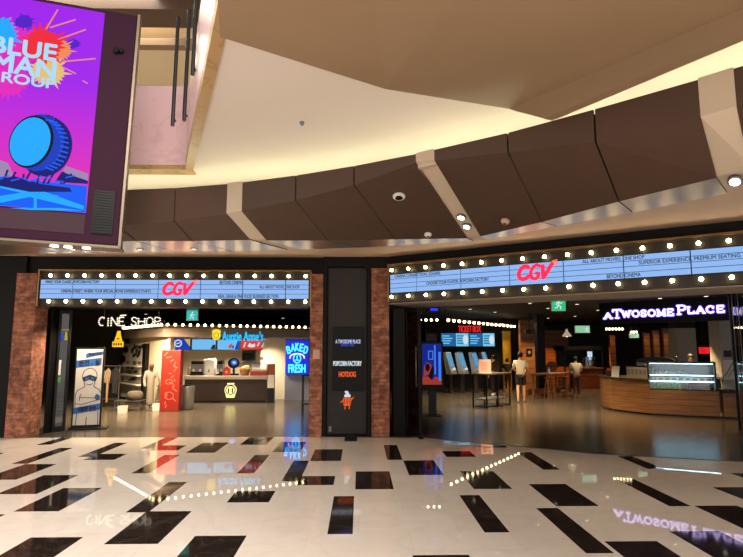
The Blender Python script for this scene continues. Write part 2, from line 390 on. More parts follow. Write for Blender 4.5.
# interior shell
struct('ceiling', MB().prism([(-14, 11.6)]+[(lx(330), 11.6), (1.4, 11.4), (5.9, 8.7), (12, 8.2), (20, 8), (20, 31), (-14, 31)], 3.0, 3.1), 'blacksoft', 'black ceiling inside the cinema')
struct('wall_back', MB().box(-14, 20, 30.5, 30.7, 0, 3.0), 'darkwall', 'dark back wall of the cinema lobby')
struct('wall_inner', MB().box(-.95, .45, YL+.6, 24, 0, 3.0), 'darkwall', 'dark wall dividing the snack hall from the ticket lobby')
struct('wall_side_left', MB().box(-14, -13.8, YL+.5, 30.5, 0, 3.0), 'darkwall', 'dark side wall of the shop')
struct('wall_side_right', MB().box(19.8, 20, 7, 30.5, 0, 3.0), 'darkwall', 'dark side wall of the cafe')

# ------------------------------------------------------------------ ring ceiling of brown panels
ZT, ZB = 4.1, 3.35
SEP = { # top, kink, bottom front, bottom back, as seen
 'a': ((-75,197),(-74,240),(-40,245),(-4,255)), 'b': ((0,195),(2,236),(22,243.5),(58,253)), 'c': ((60,193),(62,231),(80,242.5),(115,252)),
 'd': ((121,190),(120.5,226),(136,241),(175,251.5)), 'e': ((175.5,188),(174,221),(192,241),(232,251)),
 'f': ((228,184),(227,214),(250.4,240),(288,250)), 'g': ((242,182.5),(241,211.5),(266,240.5),(300,249.5)),
 'h': ((296,175.5),(295.7,200.5),(328,240.5),(362,247.5)), 'i': ((354,166),(354,185),(394.7,239.3),(415,244.5)),
 'j': ((416.5,154),(417,162.5),(467.7,238.3),(474,241)), 'k': ((433.5,150),(433.5,160.5),(480,236.5),(488,239.5)),
 'l': ((507.5,133),(507.5,152.6),(542,222),(557,226)), 'm': ((594,109.5),(596,142),(619,201.5),(633,212.5)),
 'n': ((699,79.5),(702.8,118),(717.4,177.6),(728,193)), 'o': ((732,69),(733,108),(748,165),(760,180)), 'p': ((800,50),(802,92),(830,130),(845,145)),
 'q': ((900,20),(902,62),(930,95),(945,110))}
SP = {}
for k, (t, kk, b, c) in SEP.items():
    T = atZ(*t, ZT); K = atY(kk[0], kk[1], T.y); K = Vector((T.x, T.y, K.z)); B = atZ(*b, ZB); C = atZ(*c, ZB)
    SP[k] = (T, K, B, C)
def block(name, a, b, mats, inset=0., gap=.02, strip=True):
    A = list(SP[a]); D = list(SP[b]); P0 = []; P1 = []
    for u, v in zip(A, D):
        L = (v-u).length; e = (v-u)/L*gap/2; up = Vector((0, 0, inset)); P0.append(u+e+up); P1.append(v-e+up)
    def back(T, C): return [Vector((C.x, C.y, ZT-.16)), Vector((T.x, T.y, ZT-.16))+Vector((C.x-T.x, C.y-T.y, 0)).normalized()*.06, Vector((T.x, T.y, ZT))+Vector((C.x-T.x, C.y-T.y, 0)).normalized()*.05]
    P0 += back(P0[0], P0[3]); P1 += back(P1[0], P1[3])
    mb = MB(); vs = P0+P1; n = 7             # 0 T 1 K 2 B 3 C 4 back 5 trough 6 lip
    mb.add(vs, [(i, (i+1) % n, n+(i+1) % n, n+i) for i in range(n) if i != 2]+[tuple(range(n))[::-1], tuple(range(n, 2*n))])
    mb.m(1 if strip else 0).add([vs[2],vs[3],vs[n+3],vs[n+2]], [(0,1,2,3)])
    return mb.build(name, mats)
PN = [('a','b','brown ceiling panel at the far left behind the video wall'), ('b','c','brown ceiling panel behind the middle of the video wall'),
      ('c','d','brown ceiling panel behind the right rim of the video wall'), ('d','e','brown ceiling panel right beside the video wall'),
      ('e','f','brown ceiling panel just left of the left pale beam'), ('g','h','brown ceiling panel just right of the left pale beam'),
      ('h','i','brown ceiling panel above the black centre wall'), ('i','j','brown ceiling panel with a round speaker, left of the middle pale beam'),
      ('k','l','brown ceiling panel just right of the middle pale beam'), ('l','m','brown ceiling panel below the tip of the brown soffit'),
      ('m','n','widest brown ceiling panel, left of the right pale beam'), ('o','p','brown ceiling panel cut by the right edge of the view'),
      ('p','q','brown ceiling panel at the far right end, just beyond the edge of the view')]
for a, b, lab in PN:
    tag(block('ceiling_panel', a, b, ['panel', 'steel']), lab, 'ceiling panel', 'brown panels of the ring ceiling')
for k in 'abcdehilmpq':  # black liners added behind the panel joints to block leaking cove light
    T, K, B, C = [v+Vector((0, 0, .03)) for v in SP[k]]; e = (C-T); e.z = 0; e.normalize(); T = T+e*.05-Vector((0, 0, .06)); K = K+e*.05; tn = Vector((e.y, -e.x, 0))*.03
    pr = [T, K, B, C, Vector((C.x, C.y, ZT-.2))]
    struct('trim_light_stop_%s' % k, MB().add([v+tn for v in pr]+[v-tn for v in pr], [(0,1,2,3,4), (9,8,7,6,5)]+[(i, 5+i, 5+(i+1) % 5, (i+1) % 5) for i in range(5)]), 'panelgap')
for n, (a, b, lab) in enumerate([('f','g','pale painted beam between brown panels, left'), ('j','k','pale painted beam with two downlights, middle'), ('n','o','pale painted beam with downlight, right')]):
    o = block('trim_%d' % (5+n), a, b, ['pale'], .015, -.02, False); o['kind'] = 'structure'; o['label'] = lab
# beige soffit between ring and fronts
bs = MB()
cs = [SP[k][3] for k in 'abcdefghijklmnop']
poly = [(c.x-.12, c.y-.1) for c in cs]
poly2 = [(14, 3.0), (14, 8.6)]+[rpt(9, .3, 0)[:2], rpt(.2, .3, 0)[:2], (.3, YL+.3), (-14, YL+.3), (-14, 8.2)]
bs.prism(poly+poly2, ZC, ZC+.06)
struct('ceiling_soffit', bs, 'beigeceil', 'beige soffit strip between the brown panels and the shop fronts')
# cove light and white ceiling
cv = MB()
ks = 'abcdefghijklmnop'
for a, b in zip(ks[:-1], ks[1:]):
    def pt(k, o): T, C = SP[k][0], SP[k][3]; d = Vector((C.x-T.x, C.y-T.y, 0)).normalized(); return T+d*o
    p = [pt(a, .8), pt(b, .8), pt(b, .88), pt(a, .88)]
    cv.prism([(q.x, q.y) for q in p], ZT-.155, ZT-.1)
tag(cv.build('cove_light_strip', 'cove'), 'warm glowing light strip hidden along the top of the brown panels', 'cove light')
ZW = 4.52
e0 = atZ(192, 168, ZW); e1 = atZ(226, 22, ZW); ed = (e1-e0).normalized(); eL = e0; eN = e0+ed*6.2
wl = atZ(118, 168, ZW)
wc = MB().prism([(eN.x, eN.y), (eL.x, eL.y), (-9, eL.y+.25), (-9, 12), (14, 12), (14, eN.y)], ZW, ZW+.08)
struct('ceiling_upper', wc, 'white', 'white ceiling washed by the cove light')
# slab edge and balustrade of the floor above
nl = Vector((ed.y, -ed.x, 0)); nl = -nl if nl.x > 0 else nl   # towards the void
def edge(off0, off1, z0, z1, mt, nm, lab, t0=-.02, t1=6.2):
    a = eL+ed*t0; b = eL+ed*t1
    return struct(nm, MB().prism([(a+nl*off0)[:2], (b+nl*off0)[:2], (b+nl*off1)[:2], (a+nl*off1)[:2]], z0, z1), mt, lab)
edge(-.02, .1, ZW-.03, ZW+.14, 'travertine', 'trim_8', 'tan stone edge of the floor above')
edge(.0, .09, ZW+.14, ZW+1.5, 'tintmarble', 'trim_9', 'pale marble balustrade running along the void')
bl = atZ(127, 166, ZW); br = atZ(184.5, 166.5, ZW)
struct('trim_10', MB().box(-9, br.x+.02, eL.y+.0, eL.y+.24, ZW+.04, Z(150, 86, eL.y)), 'tintmarble', 'marble balustrade panel beside the video wall, its pink glow painted in')
struct('trim_11', MB().box(-9, br.x+.08, eL.y-.02, eL.y+.26, ZW-.03, ZW+.04), 'travertine', 'tan stone foot of the marble balustrade')
# floor above: cream wall and ceiling, brown beam
struct('wall_upper', MB().box(-11, 6, 13.5, 13.7, ZW+.08, 9), 'cream', 'cream wall of the floor above')
struct('ceiling_top', MB().box(-11, 6, 7.2, 13.5, 8.2, 8.3), 'cream', 'cream ceiling of the floor above')
struct('trim_12', MB().box(-11, 1, 10.6, 10.8, Z(155, 45, 10.6), Z(155, 38, 10.6)), 'brownsoffit', 'thin brown beam across the floor above')
struct('trim_13', MB().box(-11, .0, 9.6, 10.2, Z(155, 9, 9.6), Z(155, -20, 9.6)), 'panel', 'dark brown slab edge high above the balustrade')
# brown soffit overhead, faceted
ZS = 4.28
q = lambda px, py, z=ZS: atZ(px, py, z)
s0 = q(220, 37); s1 = q(385, 89); s2 = q(545, 118); s3 = q(743, 33, ZS+.1)
s3b = s2+(s3-s2)*2.2
d1 = q(510, 109, ZS-.0); d2 = q(743, 8, ZS-.1)
sb = MB()
back0 = Vector((s0.x+.9, .2, ZS)); back1 = Vector((9, .2, ZS))
k1 = q(412, 52, ZS-.05); k2 = q(445, 0, ZS-.10)
d1 = q(510, 109); d2 = q(743, 8); d2b = d1+(d2-d1)*2.0
bn = (d2.y-d1.y, -(d2.x-d1.x)); s2 = on(545, 118, (d1.x, d1.y), bn); s3 = on(743, 33, (d1.x, d1.y), bn); s3b = s2+(s3-s2)*2.0
k3 = Vector((2.0, .2, ZS-.1))
top = [Vector((v.x, v.y, ZS+.2)) for v in (s0, s1, d1, d2b)]
V = [s0, s1, s2, s3b, d1, d2b, k1, k3, back0, Vector((9, .2, ZS))]+top+[Vector((9,.2,ZS+.2)), Vector((back0.x,.2,ZS+.2))]
sb.add(V, [(0,8,7,6,1), (1,6,7,5,4), (5,7,9), (0,1,11,10), (1,4,12,11), (4,5,13,12), (10,11,12,13,14,15), (8,0,10,15)])
on_ = Vector((d2.y-d1.y, -(d2.x-d1.x), 0)).normalized(); on_ = on_ if on_.y > 0 else -on_
pr = [d1, s2, s3b, d2b]; pr2 = [v+on_*.12 for v in pr]
struct('trim_edge', MB().add(pr+pr2, [(0,1,2,3), (7,6,5,4)]+[(i, 4+i, 4+(i+1) % 4, (i+1) % 4) for i in range(4)]), 'brownsoffit', 'brown downstand along the outer edge of the overhead soffit')
struct('ceiling_bulkhead', sb, 'brownsoffit', 'brown faceted soffit overhead')

# ------------------------------------------------------------------ marquees
def cgv(parent, x, z, w, h, y):
    """red letter logo in rounded strokes, leaning right"""
    mb = MB(); t = h*.235; sh = .12
    def S(p): return [(x+(a-.5)*w+sh*(b-.5)*h, z+(b-.5)*h) for a, b in p]
    mb.stroke(S([(.30,.78),(.25,.86),(.17,.86),(.08,.74),(.03,.52),(.03,.34),(.08,.18),(.17,.12),(.26,.16),(.32,.26)]), t, y-.012, y)
    mb.stroke(S([(.63,.83),(.55,.90),(.46,.82),(.39,.58),(.39,.36),(.44,.15),(.53,.10),(.61,.17),(.625,.40),(.56,.42)]), t*.82, y-.0125, y)
    mb.stroke(S([(.73,.80),(.745,.48),(.775,.14),(.83,.30),(.91,.60),(.99,.88)]), t*.95, y-.013, y)
    mb.build('logo', 'cgv', parent)
    sp = MB()
    for k in range(8):
        a = k*PI/4+.2; r = h*.2*(1 if k % 2 else .75)
        cx, cz = x+w*.5+h*.2, z+h*.46
        sp.stroke([(cx+.35*r*math.cos(a), cz+.35*r*math.sin(a)), (cx+r*math.cos(a), cz+r*math.sin(a))], h*.07, y-.01, y, False)
    sp.build('logo_spark', 'spark', parent)
bulb_me = None
def marquee(label, loc, rz, x0, x1, zb0, zb1, seps, bulbs, zt, zl, texts, logo):
    r = thing('marquee_sign', label, 'sign', loc, rz, 'lit cinema marquees')
    MB().box(x0-.02, x1+.02, -.0, .1, zl-.1, zt+.1).build('backing', 'bronzedark', r)
    MB().box(x0-.02, x1+.02, -.12, .1, zt+.09, zt+.115).box(x0-.05, x0-.02, -.06, .1, zl-.09, zt+.115).box(x1+.02, x1+.05, -.06, .1, zl-.09, zt+.115).build('rim', 'bronze', r)
    MB().box(x0, x1, -.03, -.0, zb0-.012, zb1+.012).build('lightbox_frame', 'plasticblack', r)
    ed_ = [x0]+seps+[x1]
    for a, b in zip(ed_[:-1], ed_[1:]):
        p = MB().box(a+.008, b-.008, -.045, -.03, zb0, zb1).build('light_panel', 'board', r)
        ra = MB()
        for k in (.25, .5, .75): ra.box(a+.008, b-.008, -.049, -.045, zb0+(zb1-zb0)*k-.0045, zb0+(zb1-zb0)*k+.0045)
        ra.build('letter_rail', 'rail', p)
    for s, xa, xb, row in texts:
        hh = (zb1-zb0)/4
        text('lettering', s, 'ink', r, (xa+xb)/2, zb1-hh*(row-.5), hh*.72, -.052, xb-xa, depth=.004, bold=.012)
    cgv(r, *logo, -.053)
    global bulb_me
    for zz in (zt, zl):
        for bx in bulbs:
            if bulb_me is None:
                o = MB().sphere((0, -.06, 0), .032, 14, 10).build('light_bulb', 'bulb', r, True); bulb_me = o.data
                so = MB().tube((0, -.03, 0), (0, .005, 0), .028).build('socket', 'bronzedark', o); sock = so.data; globals()['sock_me'] = sock
            else:
                o = bpy.data.objects.new('light_bulb', bulb_me); COL.objects.link(o); o.parent = r
                so = bpy.data.objects.new('socket', globals()['sock_me']); COL.objects.link(so); so.parent = o
            o.location = (bx, 0, zz)
    return r
x0 = lx(38.5); S = lambda px: lx(px)-x0
rows_l = [('MAKE YOUR CLASSIC, POPCORN FACTORY', S(44), S(98), 1), ('CINEMA STREET, WHERE YOUR SPECIAL MOVIE EXPERIENCE STARTS', S(60), S(150), 3),
          ('BEYOND CINEMA', S(219), S(242), 1), ('ALL ABOUT MOVIE, ONE SHOP', S(259), S(299), 2), ('REAL GRAB & FINE FOOD BUSINESS SECTION', S(218), S(278), 4)]
marquee('long blue lit marquee with red logo over the left opening', (x0, YL-.06, 0), 0, 0, S(308.5), Z(170, 299, YL), Z(170, 280.6, YL),
        [S(p) for p in (71, 114, 157, 199.5, 242, 285)], [S(48.6+17.1*k) for k in range(16)], Z(170, 276.5, YL), Z(170, 302, YL), rows_l, (S(177), Z(177, 289.3, YL), S(191)-S(162), .29))
r0 = rx(393); R = lambda px: rx(px)-r0
zb0, zb1 = rzv(395, 293.2), rzv(395, 275.5)
rows_r = [('CINEMA CONNECTION, SQUARE', R(398), R(444), 1), ('CHOOSE YOUR FLAVOR, POPCORN FACTORY', R(430), R(493), 3), ('ALL ABOUT MOVIES, ONE SHOP', R(588), R(651), 1),
          ('SUPERIOR EXPERIENCE, PREMIUM SEATING', R(645), R(748), 2), ('BEYOND CINEMA', R(612), R(646), 4)]
bs_ = (R(737.5)-R(395))/15
P0 = PR+DR*r0+NR*.06
marquee('long blue lit marquee with red logo over the right opening', (P0.x, P0.y, 0), RZR, 0, R(737.5)+bs_*3.2, zb0, zb1,
        [R(419.4)+k*(R(697.5)-R(419.4))/5 for k in range(8)], [R(395)+bs_*k for k in range(19)], rzv(395, 270.8), rzv(396, 297.3), rows_r,
        (R(539.5), rzv(539.5, 272.5), R(556)-R(522), .30))

# ------------------------------------------------------------------ LED video wall
A = atY(-95, 246, 7.62); Bp = atY(118, 246, 7.0)
A = Vector((Bp.x-2.9, Bp.y-.80, 0)); rz, L = span(A, Bp)
rz = math.atan2(-.02-.0+.0+(Bp.y-A.y), Bp.x-A.x)
ROLL = math.radians(1.5); ZPIV = on(118, 246, (Bp.x, Bp.y), (-(Bp.y-A.y), Bp.x-A.x)).z
def led_local(px, py):
    n = (-(Bp.y-A.y), Bp.x-A.x); p = on(px, py, (Bp.x, Bp.y), n)
    x = (p.x-Bp.x)*math.cos(rz)+(p.y-Bp.y)*math.sin(rz); z = p.z-ZPIV; c, s = math.cos(ROLL), math.sin(ROLL)
    return (x*c-z*s, x*s+z*c+ZPIV)
led = thing('video_wall', 'huge purple lit video wall showing a blue drum, hung at upper left', 'screen', (Bp.x, Bp.y, 0), rz)
zb = led_local(118, 246)[1]; zt = led_local(130, 14)[1]; xr = led_local(89, 180)[0]; zs = led_local(86, 213)[1]; zst = led_local(103, 13)[1]
M['ledframe'] = mat('plum frame', (46, 16, 38), .6, spec=.12)
M['ledpurple'] = glow('led purple', (166, 30, 236), 1.0); M['ledblue'] = glow('led blue', (10, 96, 250), 1.0); M['ledcyan'] = glow('led cyan', (30, 166, 250), 1.05)
M['ledmag'] = glow('led magenta', (226, 40, 190), 1.); M['ledred'] = glow('led red', (240, 40, 60), 1.); M['ledorange'] = glow('led orange', (240, 140, 90), 1.)
M['lednavy'] = glow('led navy', (14, 24, 120), .9); M['ledtext'] = glow('led text', (170, 216, 244), 1.05); M['ledgold'] = glow('led gold', (230, 190, 120), 1.); M['leddark'] = glow('led dark', (12, 14, 40), .5)
dm = M['ledpurple'].node_tree; tc_ = dm.nodes.new('ShaderNodeTexCoord'); sx_ = dm.nodes.new('ShaderNodeSeparateXYZ'); mr_ = dm.nodes.new('ShaderNodeMapRange'); rp_ = dm.nodes.new('ShaderNodeValToRGB')
dm.links.new(tc_.outputs['Object'], sx_.inputs[0]); dm.links.new(sx_.outputs['Z'], mr_.inputs[0]); mr_.inputs[1].default_value = zs; mr_.inputs[2].default_value = zst; dm.links.new(mr_.outputs[0], rp_.inputs[0])
rp_.color_ramp.elements[0].position = .2; rp_.color_ramp.elements[0].color = (*lin((222, 44, 190)), 1); rp_.color_ramp.elements[1].position = .62; rp_.color_ramp.elements[1].color = (*lin((160, 34, 236)), 1)
dm.links.new(rp_.outputs[0], dm.nodes['Principled BSDF'].inputs['Emission Color'])
M['ledviolet'] = glow('led violet', (80, 30, 200), 1.)
W0 = -2.95
MB().box(W0, 0, .0, .3, zb, zt).build('housing', 'ledframe', led, bevel=.02)
MB().box(W0+.02, xr+.0, -.012, 0, zs, zst).build('display', 'ledpurple', led)
disp = led.children[-1]
Lq = lambda px, py: led_local(px, py)
def lp(pts): return [Lq(*p) for p in pts]
led.rotation_euler = (0, math.radians(1.5), rz); led.location.x -= zb*math.sin(math.radians(1.5))*math.cos(rz); led.location.y -= zb*math.sin(math.radians(1.5))*math.sin(rz)
# stage in blue at the bottom, pink haze
MB().plate([(W0+.02, zs), (xr, zs), Lq(87.5, 186), (W0+.02, Lq(0, 176)[1])], -.015, -.012).build('stage_picture', 'ledblue', disp)
g = MB()
for p in ([(0,196),(40,190),(84,206),(84,210),(30,197),(0,203)], [(0,184),(60,196),(40,197),(0,188)], [(10,208),(60,208),(84,211),(30,210)], [(34,193),(37,193),(37,208),(34,208)]):
    g.plate(lp(p), -.017, -.012)
g.build('stage_light', 'ledcyan', disp)
M['ledgrey'] = glow('led curtain', (176, 150, 196), .8); MB().plate(lp([(87.5,183),(88.5,174),(66,166),(58,180)]), -.0135, -.012).build('curtain_picture', 'ledgrey', disp); MB().plate(lp([(0,178),(0,160),(8,163),(14,176)]), -.0135, -.012).build('curtain_picture', 'ledgrey', disp)
g = MB().plate(lp([(55,182),(88,184),(88,181),(62,172)]), -.016, -.012).plate(lp([(0,180),(14,176),(40,184),(70,188),(72,192),(30,192),(0,186)]), -.0175, -.012); g.build('stage_edge', 'lednavy', disp)
# drum
M['leddeep'] = glow('led deep blue', (16, 60, 190), 1.)
def ell(cx, cy, rx_, ry_, rot, n=30):
    out = []
    for i in range(n):
        a = 2*PI*i/n; u = rx_*math.cos(a); v = ry_*math.sin(a)
        out.append(Lq(cx+u*math.cos(rot)-v*math.sin(rot), cy+u*math.sin(rot)+v*math.cos(rot)))
    return out
MB().plate(ell(46, 147, 26, 30, .35), -.019, -.012).build('drum_shell', 'lednavy', disp)
MB().plate(ell(39, 143, 25, 29, .35), -.021, -.012).build('drum_rim', 'leddeep', disp)
MB().plate(ell(31.5, 142, 21.5, 27, .42), -.0225, -.012).build('drum_hoop', 'leddark', disp)
MB().plate(ell(30.5, 142, 19.5, 25, .42), -.024, -.012).build('drum_skin', 'ledcyan', disp)
g = MB()
for k in range(22):
    a = -1.25+k*2.5/21
    g.stroke([Lq(36+25*math.cos(a)*1.0+2, 142+27*math.sin(a)), Lq(36+30*math.cos(a)+5, 143+29*math.sin(a))], .012, -.023, -.012, False)
for k in range(9):
    g.stroke([Lq(8+8*k, 170+(k % 3)*2), Lq(3+8*k+random.uniform(-4, 8), 184)], .02, -.022, -.012, False)
g.build('drum_stand', 'lednavy', disp)
g = MB()
for k in range(7): g.stroke([Lq(0+11*k, 178+(k % 2)*3), Lq(9+11*k, 176+(k % 3)*3)], .016, -.0245, -.012, False)
for k in range(14):
    a = -1.25+k*2.5/13
    g.stroke([Lq(39+22*math.cos(a), 144+25*math.sin(a)), Lq(47+22*math.cos(a), 146+26*math.sin(a))], .02, -.0245, -.012, False)
g.build('drum_highlight', 'ledblue', disp)
# splash
def splash(cx, cy, r, seed, col, y, spikes=15, a0=0, a1=2*PI):
    random.seed(seed); pts = []; spikes = int(spikes*1.7)
    for i in range(spikes*2):
        a = a0+(a1-a0)*i/(spikes*2); rr = r*(random.choice((.95, 1.0, 1.05, 1.15, 1.4)) if i % 2 else random.uniform(.78, .92))
        pts.append(Lq(cx+rr*math.cos(a), cy+rr*.78*math.sin(a)))
    MB().plate(pts, y, -.012).build('paint_splash', col, disp)
splash(14, 48, 30, 3, 'ledmag', -.0165); splash(-6, 34, 24, 5, 'ledcyan', -.0185); splash(42, 46, 22, 8, 'ledred', -.0195); splash(48, 72, 18, 12, 'ledgold', -.0175); splash(58, 50, 14, 14, 'ledorange', -.0182); splash(10, 80, 20, 2, 'ledmag', -.0172)
splash(24, 22, 9, 21, 'ledviolet', -.0198); splash(74, 44, 6, 22, 'ledviolet', -.0168)
g = MB()
for (a, b) in (((58,40),(86,30)),((62,62),(96,59)),((60,66),(76,74)),((46,30),(58,10)),((50,28),(76,20)),((83,81),(88,84))): g.stroke([Lq(*a), Lq(*b)], .014, -.0205, -.012, False)
g.build('paint_streak', 'ledorange', disp)
for s, xa, xb, y, hpx in (('BLUE', -8, 57, 49, 16), ('MAN', -6, 56, 66.5, 17), ('GROUP', -14, 56, 80, 9.5)):
    p, q2 = Lq(xa, y-3), Lq(xb, y+3); hh = abs(Lq(30, y-hpx/2)[1]-Lq(30, y+hpx/2)[1])
    text('lettering', s, 'ledtext', disp, (p[0]+q2[0])/2, (p[1]+q2[1])/2, hh, -.028, q2[0]-p[0], bold=.03, depth=.004)
# frame details
a = Lq(95, 190); b = Lq(112, 235)
g = MB().box(a[0], b[0], -.02, 0, b[1], a[1])
for k in range(16):
    z_ = b[1]+(a[1]-b[1])*(k+.5)/16; g.box(a[0]+.01, b[0]-.01, -.028, -.02, z_-.006, z_+.006)
g.build('speaker_grille', 'plasticblack', led)
a = Lq(116.5, 51.5)
g = MB().tube((a[0], 0, a[1]), (a[0], -.05, a[1]), .035).tube((a[0]+.06, 0, a[1]+.01), (a[0]+.06, -.04, a[1]+.01), .03); g.build('camera_head', 'plasticblack', led, True)
M['ledlip'] = mat('aluminium rim', (120, 108, 92), .4, .5)
MB().box(0, .03, -.01, .16, zb-.02, zt+.01).box(W0, .03, -.01, .32, zb-.03, zb).build('rim', 'ledlip', led)
MB().box(W0, xr, -.008, 0, zb+.12, zs-.02).build('lower_panel', mat('plum panel', (58, 42, 52), .6, spec=.12), led)
for px in (52, 66, 85):
    c = Lq(px, 241); MB().lathe([(.03, zb-.045), (.05, zb-.041), (.05, zb-.04)], (c[0], .12), 14).build('spotlight', 'lamp', led)
# black rods before the balustrade
for k, (xa, ya, xb, yb, Y, lab) in enumerate([(178.5, 17, 172.5, 126, 7.6, 'black steel rod in front of the pink tinted marble, leftmost of three'), (193, 10, 184, 121, 7.5, 'long black steel rod at the corner of the marble balustrade'),
                             (203, -6, 192.5, 75, 6.9, 'black steel rod against the lilac lit balustrade, nearest of three')]):
    p, q2 = atY(xa, ya, Y), atY(xb, yb, Y); p.x = q2.x+.01
    m = MB().tube((0, 0, 0), (p.x-q2.x, 0, p.z-q2.z), .028, n=8).tube((0, 0, .12), (0, .12, .12), .014, n=6)
    m.m(0); o = m.build('balcony_rod', 'metalblack', loc=q2); tag(o, lab, 'rod', 'black rods at the balcony')

# ------------------------------------------------------------------ ceiling devices
def underpos(px, py, k1, k2, k3):            # on the sloping underside of a panel
    a, b, c = SP[k1][1], SP[k2][1], SP[k3][2]; n = (b-a).cross(c-a); r = ray(px, py); o = Vector((0, 0, H)); t = (a-o).dot(n)/r.dot(n); n.normalize()
    return o+r*t, (n if n.z < 0 else -n)
def device(name, lab, cat, px, py, ks3, prof, mats, glowpart=None, group=None):
    p, n = underpos(px, py, *ks3)
    r = thing(name, lab, cat, p, 0, group); r.rotation_mode = 'QUATERNION'; r.rotation_quaternion = Vector((0, 0, -1)).rotation_difference(n)
    MB().lathe(prof, n=20).build('body', mats, r, True)
    if glowpart: MB().lathe([(glowpart[0], glowpart[1]), (glowpart[0], glowpart[1]+.004)], n=18).build(glowpart[3] if len(glowpart) > 3 else 'lens', glowpart[2], r)
    return r
device('ceiling_speaker', 'round white ceiling speaker on the panel left of the middle beam', 'speaker', 399, 196, ('i', 'j', 'i'), [(.085, .0), (.085, -.015), (.07, -.03)], 'plasticwhite', (.05, -.036, 'plasticblack', 'grille'))
device('smoke_detector', 'small white smoke detector near the lower edge of the middle panel', 'detector', 428, 234, ('i', 'j', 'i'), [(.055, .0), (.055, -.02), (.03, -.045)], 'plasticwhite', (.018, -.049, 'plasticblack', 'sensor'))
device('smoke_detector', 'small dark detector below the panel right of the middle beam', 'detector', 505.5, 220, ('k', 'l', 'l'), [(.06, .0), (.06, -.03), (.035, -.06)], 'beigeceil', (.02, -.064, 'plasticblack', 'sensor'))
for px, py, kk, lab, gm in ((461.3, 217, ('j', 'k', 'j'), 'bright round downlight on the middle pale beam, upper of two', 'lamp'), (466.8, 226.2, ('j', 'k', 'j'), 'round downlight on the middle pale beam, lower of two', 'lamp'),
                        (735, 181, ('n', 'o', 'n'), 'bright downlight at the foot of the right pale beam', 'lamp')):
    device('downlight', lab, 'downlight', px, py, kk, [(.065, .02), (.065, -.012), (.045, -.012)], 'metalgrey', (.046, -.02, gm), 'downlights in the pale beams')
for px, py, lab in ((73, 249, 'recessed steel spot below the video wall'), (140, 249, 'recessed steel spot, left of the two near the left beam'), (194, 248.5, 'recessed steel spot, right of the two near the left beam')):
    p = atZ(px, py, ZB); r = thing('soffit_spot', lab, 'downlight', p, 0, 'spots in the steel strip'); MB().lathe([(.06, 0), (.06, -.012), (.04, -.012)], n=18).build('ring', 'metalgrey', r); MB().lathe([(.038, -.014), (.038, -.01)], n=16).build('lens', 'lampdim', r)
p = atZ(302, 122, ZW); tag(MB().lathe([(.03, 0), (.03, -.02), (.012, -.05)], n=12).build('sprinkler', 'metalgrey', loc=p), 'tiny sprinkler head on the white ceiling', 'sprinkler')
#PART2
# ------------------------------------------------------------------ centre directory, small signs
YD = YL+.06
d0, d1_ = lx(332.5), lx(363.8)
r = thing('directory_sign', 'black directory sign with lit shop names on the dark centre door', 'sign', ((d0+d1_)/2, YD-.03, 0))
hw = (d1_-d0)/2
MB().box(-hw, hw, -.02, .03, Z(348, 391, YL), Z(348, 327, YL)).build('board', 'plasticblack', r, bevel=.006)
M['litwhite'] = glow('lit white letters', (215, 228, 236), .95); M['litblue'] = glow('lit blue letters', (60, 90, 220), .9); M['litorange'] = glow('lit orange letters', (236, 96, 40), .95); M['litlilac'] = glow('lit lilac letters', (196, 204, 246), .95)
cx = (d0+d1_)/2
text('lettering', 'A TWOSOME PLACE', 'litlilac', r, lx(348)-cx, Z(348, 341.5, YL), .075, -.024, .50, bold=.02)
text('lettering', 'DESSERT CAFE', 'litblue', r, lx(347.5)-cx, Z(348, 345, YL), .045, -.024, .26, bold=.02)
text('lettering', 'POPCORN FACTORY', 'litwhite', r, lx(347.5)-cx, Z(348, 363.5, YL), .09, -.024, .56, bold=.03)
text('lettering', 'HOTDOG', 'litorange', r, lx(347.5)-cx, Z(348, 374.3, YL), .095, -.024, .33, bold=.04)
# small popcorn bucket emblem
xc, z0 = lx(347.6), Z(348, 409, YL)
r = thing('popcorn_emblem', 'small orange and white popcorn emblem below the black directory sign', 'emblem', (xc, YD-.01, z0))
MB().plate([(-.075, .06), (.06, .06), (.085, .21), (-.085, .21)], -.012, .01).stroke([(-.04, .06), (-.045, 0)], .02, -.01, .01).stroke([(.035, .06), (.04, 0)], .02, -.01, .01).stroke([(-.08, .17), (-.13, .12)], .018, -.01, .01).stroke([(.08, .17), (.12, .22)], .018, -.01, .01).build('bucket', 'litorange', r)
m = MB()
for a, b in ((-.03, .25), (.03, .25), (0, .29), (-.02, .33)): m.disc(a, b, .035, .03, -.014-.001*b, .01, 12)
m.build('popcorn', 'litwhite', r)
MB().stroke([(-.05, .10), (-.06, .19)], .012, -.016, -.012).stroke([(0, .10), (0, .19)], .012, -.016, -.012).stroke([(.045, .10), (.055, .19)], .012, -.016, -.012).build('stripe', mat('maroon', (80, 24, 16)), r)
tag(MB().box(lx(313.2), lx(320), YL-.075, YL-.06, Z(316, 359, YL), Z(316, 349.5, YL)).build('notice_plate', 'paperpink', bevel=.003), 'small pale notice plate on the narrow brick pilaster', 'notice')
tag(MB().box(lx(329.2), lx(332.2), YL+.045, YL+.06, Z(330, 432, YL), Z(330, 426.5, YL)).build('wall_socket', 'metalgrey', bevel=.003), 'small grey socket plate low on the black centre wall', 'socket')

# ------------------------------------------------------------------ glass doors at the openings
def glass_leaf(label, A, B, h, extra=None, name='glass_door'):
    rz, L = span(A, B); r = thing(name, label, 'door', (A[0], A[1], 0), rz)
    t = .03
    MB().box(0, .05, -t, t, .0, h).box(L-.05, L, -t, t, 0, h).box(.05, L-.05, -t, t, 0, .1).box(.05, L-.05, -t, t, h-.08, h).build('frame', 'metalblack', r, bevel=.004)
    MB().box(.05, L-.05, -.006, .006, .1, h-.08).build('pane', 'glassdark', r)
    return r, L
